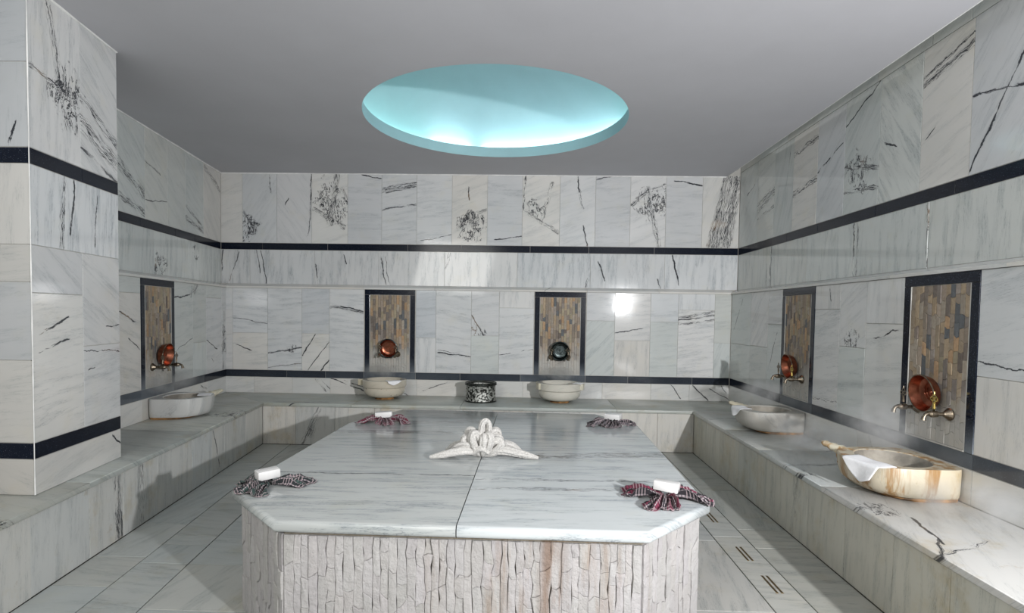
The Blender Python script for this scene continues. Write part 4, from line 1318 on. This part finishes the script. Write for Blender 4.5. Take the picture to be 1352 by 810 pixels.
# ------------------------------------------------------------------ checked cloths with soap on the platform
def fan_cloth(x, y, label, mat, lobes, seed_, rot=0.0, name='checked_cloth'):
    """crumpled cloth gathered in the middle, pleated lobes fanning out; lobes: (angle, spread, radius, height)"""
    rr = random.Random(seed_)
    bm = bmesh.new()
    uvl = bm.loops.layers.uv.new('UVMap')
    for (a0, sp, rad, hh, npl) in lobes:
        nu, nv = npl * 8, 14
        ph = rr.uniform(0, 6); ph2 = rr.uniform(0, 6)
        vs = []
        for j in range(nv + 1):
            v = j / nv
            r_ = []
            for i in range(nu + 1):
                u = i / nu
                edge = 1 - .16 * (2 * u - 1) ** 4 + .10 * sin(5.3 * u + ph) + .05 * sin(13 * u + ph2)
                rad_ = .012 + rad * v * edge
                ang = a0 + (u - .5) * sp + .10 * sin(4 * v + ph)
                pl = .5 + .5 * sin(2 * pi * npl * u + 1.2 * v + ph)
                rise = sin(min(1, v * 1.25) * pi * .80)
                z = .002 + hh * (.25 + .75 * pl) * (.35 * (1 - v) + rise * .8) * (1 + .25 * sin(9 * u + ph2))
                z = max(.0015, z * (1 - .75 * max(0, v - .82) / .18))
                wob = noise.noise(Vector((rad_ * 26 * cos(ang), rad_ * 26 * sin(ang), seed_))) + .6 * noise.noise(Vector((rad_ * 60 * cos(ang), rad_ * 60 * sin(ang), seed_)))
                z = max(.0015, (z + wob * .016 * min(1, v * 1.6)) * 1.3)
                r_.append(bm.verts.new((rad_ * cos(ang), rad_ * sin(ang) * 1.0, z)))
            vs.append(r_)
        for j in range(nv):
            for i in range(nu):
                f = bm.faces.new((vs[j][i], vs[j][i + 1], vs[j + 1][i + 1], vs[j + 1][i]))
                for lp, (ii, jj) in zip(f.loops, ((i, j), (i + 1, j), (i + 1, j + 1), (i, j + 1))):
                    lp[uvl].uv = (ii / nu * sp * .9 + a0, jj / nv * 1.0)
    me = bpy.data.meshes.new(name); bm.to_mesh(me); bm.free()
    me.materials.append(M[mat])
    me.polygons.foreach_set('use_smooth', [True] * len(me.polygons))
    me.transform(Matrix.Scale(.85, 4))
    o = link(name, me, None, Matrix.Translation((x * .85, y * .85, ZT + .001)) @ Matrix.Rotation(rot, 4, 'Z'))
    m = o.modifiers.new('s', 'SOLIDIFY'); m.thickness = .0022; m.offset = 1
    return tag(o, label, 'cloth', 'checked cloths on the platform corners')
def soap(x, y, z, label, rot, tilt=(0, 0), size=(.125, .075, .048)):
    bm = bmesh.new()
    sx, sy, sz = (q * .85 / 2 for q in size)
    box(bm, -sx, sx, -sy, sy, -sz, sz, .0045)
    o = mesh_obj('soap_bar', bm, M['soap'], None, 40,
                 Matrix.Translation((x * .85, y * .85, z + sz)) @ Matrix.Rotation(rot, 4, 'Z') @ Matrix.Rotation(tilt[0], 4, 'X') @ Matrix.Rotation(tilt[1], 4, 'Y'))
    return tag(o, label, 'soap', 'white soap bars on the checked cloths')
fan_cloth(-1.455, 3.165, 'black, green and pink checked cloth crumpled on the near left platform corner', 'plaid_green',
          [(pi - .25, .9, .19, .036, 3), (-1.9, 1.5, .19, .030, 7), (.15, .9, .22, .036, 4), (2.2, .8, .08, .03, 2)], 3)
soap(-1.475, 3.185, ZT + .034, 'white soap bar on the black and green cloth, near left', .75, (.05, -.05), (.122, .075, .05))
fan_cloth(.755, 3.085, 'burgundy and black checked cloth crumpled on the near right platform corner', 'plaid_red',
          [(pi - .30, .8, .23, .040, 4), (-1.75, 1.3, .19, .036, 6), (.12, 1.0, .24, .040, 6), (2.0, .6, .11, .035, 2)], 8)
soap(.775, 3.105, ZT + .038, 'white soap bar on the burgundy and black cloth, near right', -.45, (-.04, .06), (.132, .07, .052))
fan_cloth(-1.27, 5.10, 'wine red and pale checked cloth on the far left platform corner', 'plaid_wine',
          [(pi + .05, .8, .24, .045, 3), (-1.6, 1.6, .14, .035, 5), (.05, 1.1, .20, .045, 4), (1.8, .9, .12, .04, 2)], 12)
soap(-1.30, 5.13, ZT + .035, 'white soap bar on the wine red cloth, far left', .15, (0, -.06), (.15, .08, .05))
fan_cloth(.785, 5.19, 'dark grey and black checked cloth on the far right platform corner', 'plaid_dark',
          [(pi + .1, .9, .23, .042, 4), (-1.7, 1.5, .15, .042, 5), (0.0, .8, .20, .036, 4), (1.9, .9, .10, .035, 2)], 17)
soap(.80, 5.22, ZT + .043, 'white soap bar on the dark grey cloth, far right', -.5, (.05, 0), (.14, .10, .05))

# ------------------------------------------------------------------ towel folded like a flower
TW = empty('folded_towel', Matrix.Translation((-.258, 3.345, ZT)))
tag(TW, 'white towel folded into a flower in the middle of the platform', 'towel')
def roll(name, pts, rad, flat=1.0, n=14, creases=4, seed_=0):
    """a soft rolled strip: smooth path, creased cross-section"""
    P = [Vector(p) for p in pts]
    Q = []
    for i in range(len(P) - 1):
        p0, p1, p2, p3 = P[max(i - 1, 0)], P[i], P[i + 1], P[min(i + 2, len(P) - 1)]
        for s in range(6):
            t = s / 6
            Q.append(.5 * ((2 * p1) + (p2 - p0) * t + (2 * p0 - 5 * p1 + 4 * p2 - p3) * t * t + (3 * p1 - p0 - 3 * p2 + p3) * t ** 3))
    Q.append(P[-1])
    m = len(Q)
    bm = bmesh.new()
    L = []
    up = Vector((0, 0, 1))
    prev = None
    for i, p in enumerate(Q):
        f = i / (m - 1) * (len(rad) - 1); k = min(int(f), len(rad) - 2); r_ = rad[k] + (rad[k + 1] - rad[k]) * (f - k)
        t = (Q[min(i + 1, m - 1)] - Q[max(i - 1, 0)]).normalized()
        s = t.cross(up) if prev is None else prev - t * prev.dot(t)
        s = s.normalized() if s.length > 1e-3 else Vector((1, 0, 0))
        prev = s
        v = s.cross(t).normalized()
        N_ = 28
        ring = []
        for j in range(N_):
            a = 2 * pi * j / N_
            k_ = 1 - .30 * (max(0, cos(creases * a + .8 * i / m * 3 + seed_)) ** 3)
            ring.append(p + s * cos(a) * r_ * k_ + v * sin(a) * r_ * flat * k_)
        L.append(ring)
    rings(bm, L, True, True)
    bm.transform(Matrix.Diagonal((.9, .9, 1.12, 1)))
    return mesh_obj(name, bm, M['towel'], TW, 60)
for k, (ang, ln, h_, rr_) in enumerate(((3.3, .14, .10, .030), (-.25, .15, .09, .030), (5.0, .07, .11, .028), (2.75, .12, .13, .032), (.45, .13, .13, .030), (3.9, .10, .13, .028), (-.75, .09, .12, .028), (1.45, .05, .175, .028), (.05, .14, .10, .026), (2.2, .11, .11, .03))):
    c, s = cos(ang), sin(ang)
    roll('petal', [(c * .015, s * .015, .012), (c * ln * .55, s * ln * .55, h_ * .35), (c * ln * .85, s * ln * .85, h_ * .75), (c * ln * .80, s * ln * .80, h_), (c * ln * .45, s * ln * .45, h_ * .92),
                   (c * ln * .22, s * ln * .22, h_ * .55), (c * .02, s * .02, .03)], [.016, rr_ * 1.05, rr_ * 1.15, rr_ * .95, rr_ * 1.1, rr_, .015], .8, seed_=k)
roll('petal', [(0, -.02, .02), (-.01, -.02, .10), (0, -.01, .175), (.03, 0, .19), (.045, 0, .15), (.02, 0, .06)], [.02, .026, .024, .018, .024, .02], .8, seed_=9)
for k, (x1, y1, bend, zz, rr_) in enumerate(((-.33, -.10, .03, .018, .024), (-.27, -.05, .02, .030, .018), (-.22, .0, .05, .062, .022), (-.25, .10, .04, .050, .026),
                                            (.37, -.06, -.03, .018, .024), (.30, -.03, -.02, .030, .018), (.27, .02, -.05, .060, .022), (.26, .10, -.04, .050, .026))):
    roll('tail', [(x1 * .10, y1 * .12 - .01, .030), (x1 * .4, y1 * .4 - bend * .4 - .02, .030 + zz * .6), (x1 * .75, y1 * .75 - bend * .3 - .01, .012 + zz * .7), (x1, y1, .011)],
         [rr_ * .9, rr_ * 1.25, rr_ * 1.05, .010], .8, creases=4, seed_=k * 2)
roll('petal', [(-.05, -.045, .03), (0, -.06, .055), (.05, -.045, .03)], [.016, .024, .016], .8, seed_=4)

# ------------------------------------------------------------------ steam
def steam(x, y, z, sx, sy, sz, label):
    bm = bmesh.new()
    bmesh.ops.create_icosphere(bm, subdivisions=3, radius=1.0)
    o = mesh_obj('steam', bm, M['steam'], None, 180, Matrix.Translation((x, y, z)) @ Matrix.Diagonal((sx, sy, sz, 1)))
    return tag(o, label, 'steam', None, 'stuff')
steam(2.12, 3.45, .80, .22, .42, .18, 'thin steam rising from the near carved basin')
steam(2.02, 4.1, .60, .28, .40, .16, 'steam drifting over the right bench between the two basins')
steam(2.05, 2.65, .58, .28, .33, .13, 'steam over the bench at the right edge of the picture')
steam(2.14, 5.2, .76, .20, .34, .15, 'thin steam rising from the far right basin')
steam(-3.22, 5.05, .78, .20, .34, .14, 'thin steam above the left bench basin')
steam(-1.62, 6.48, .76, .30, .17, .12, 'thin steam above the spotted back basin')
steam(.38, 6.48, .76, .30, .17, .12, 'thin steam above the pale back basin')
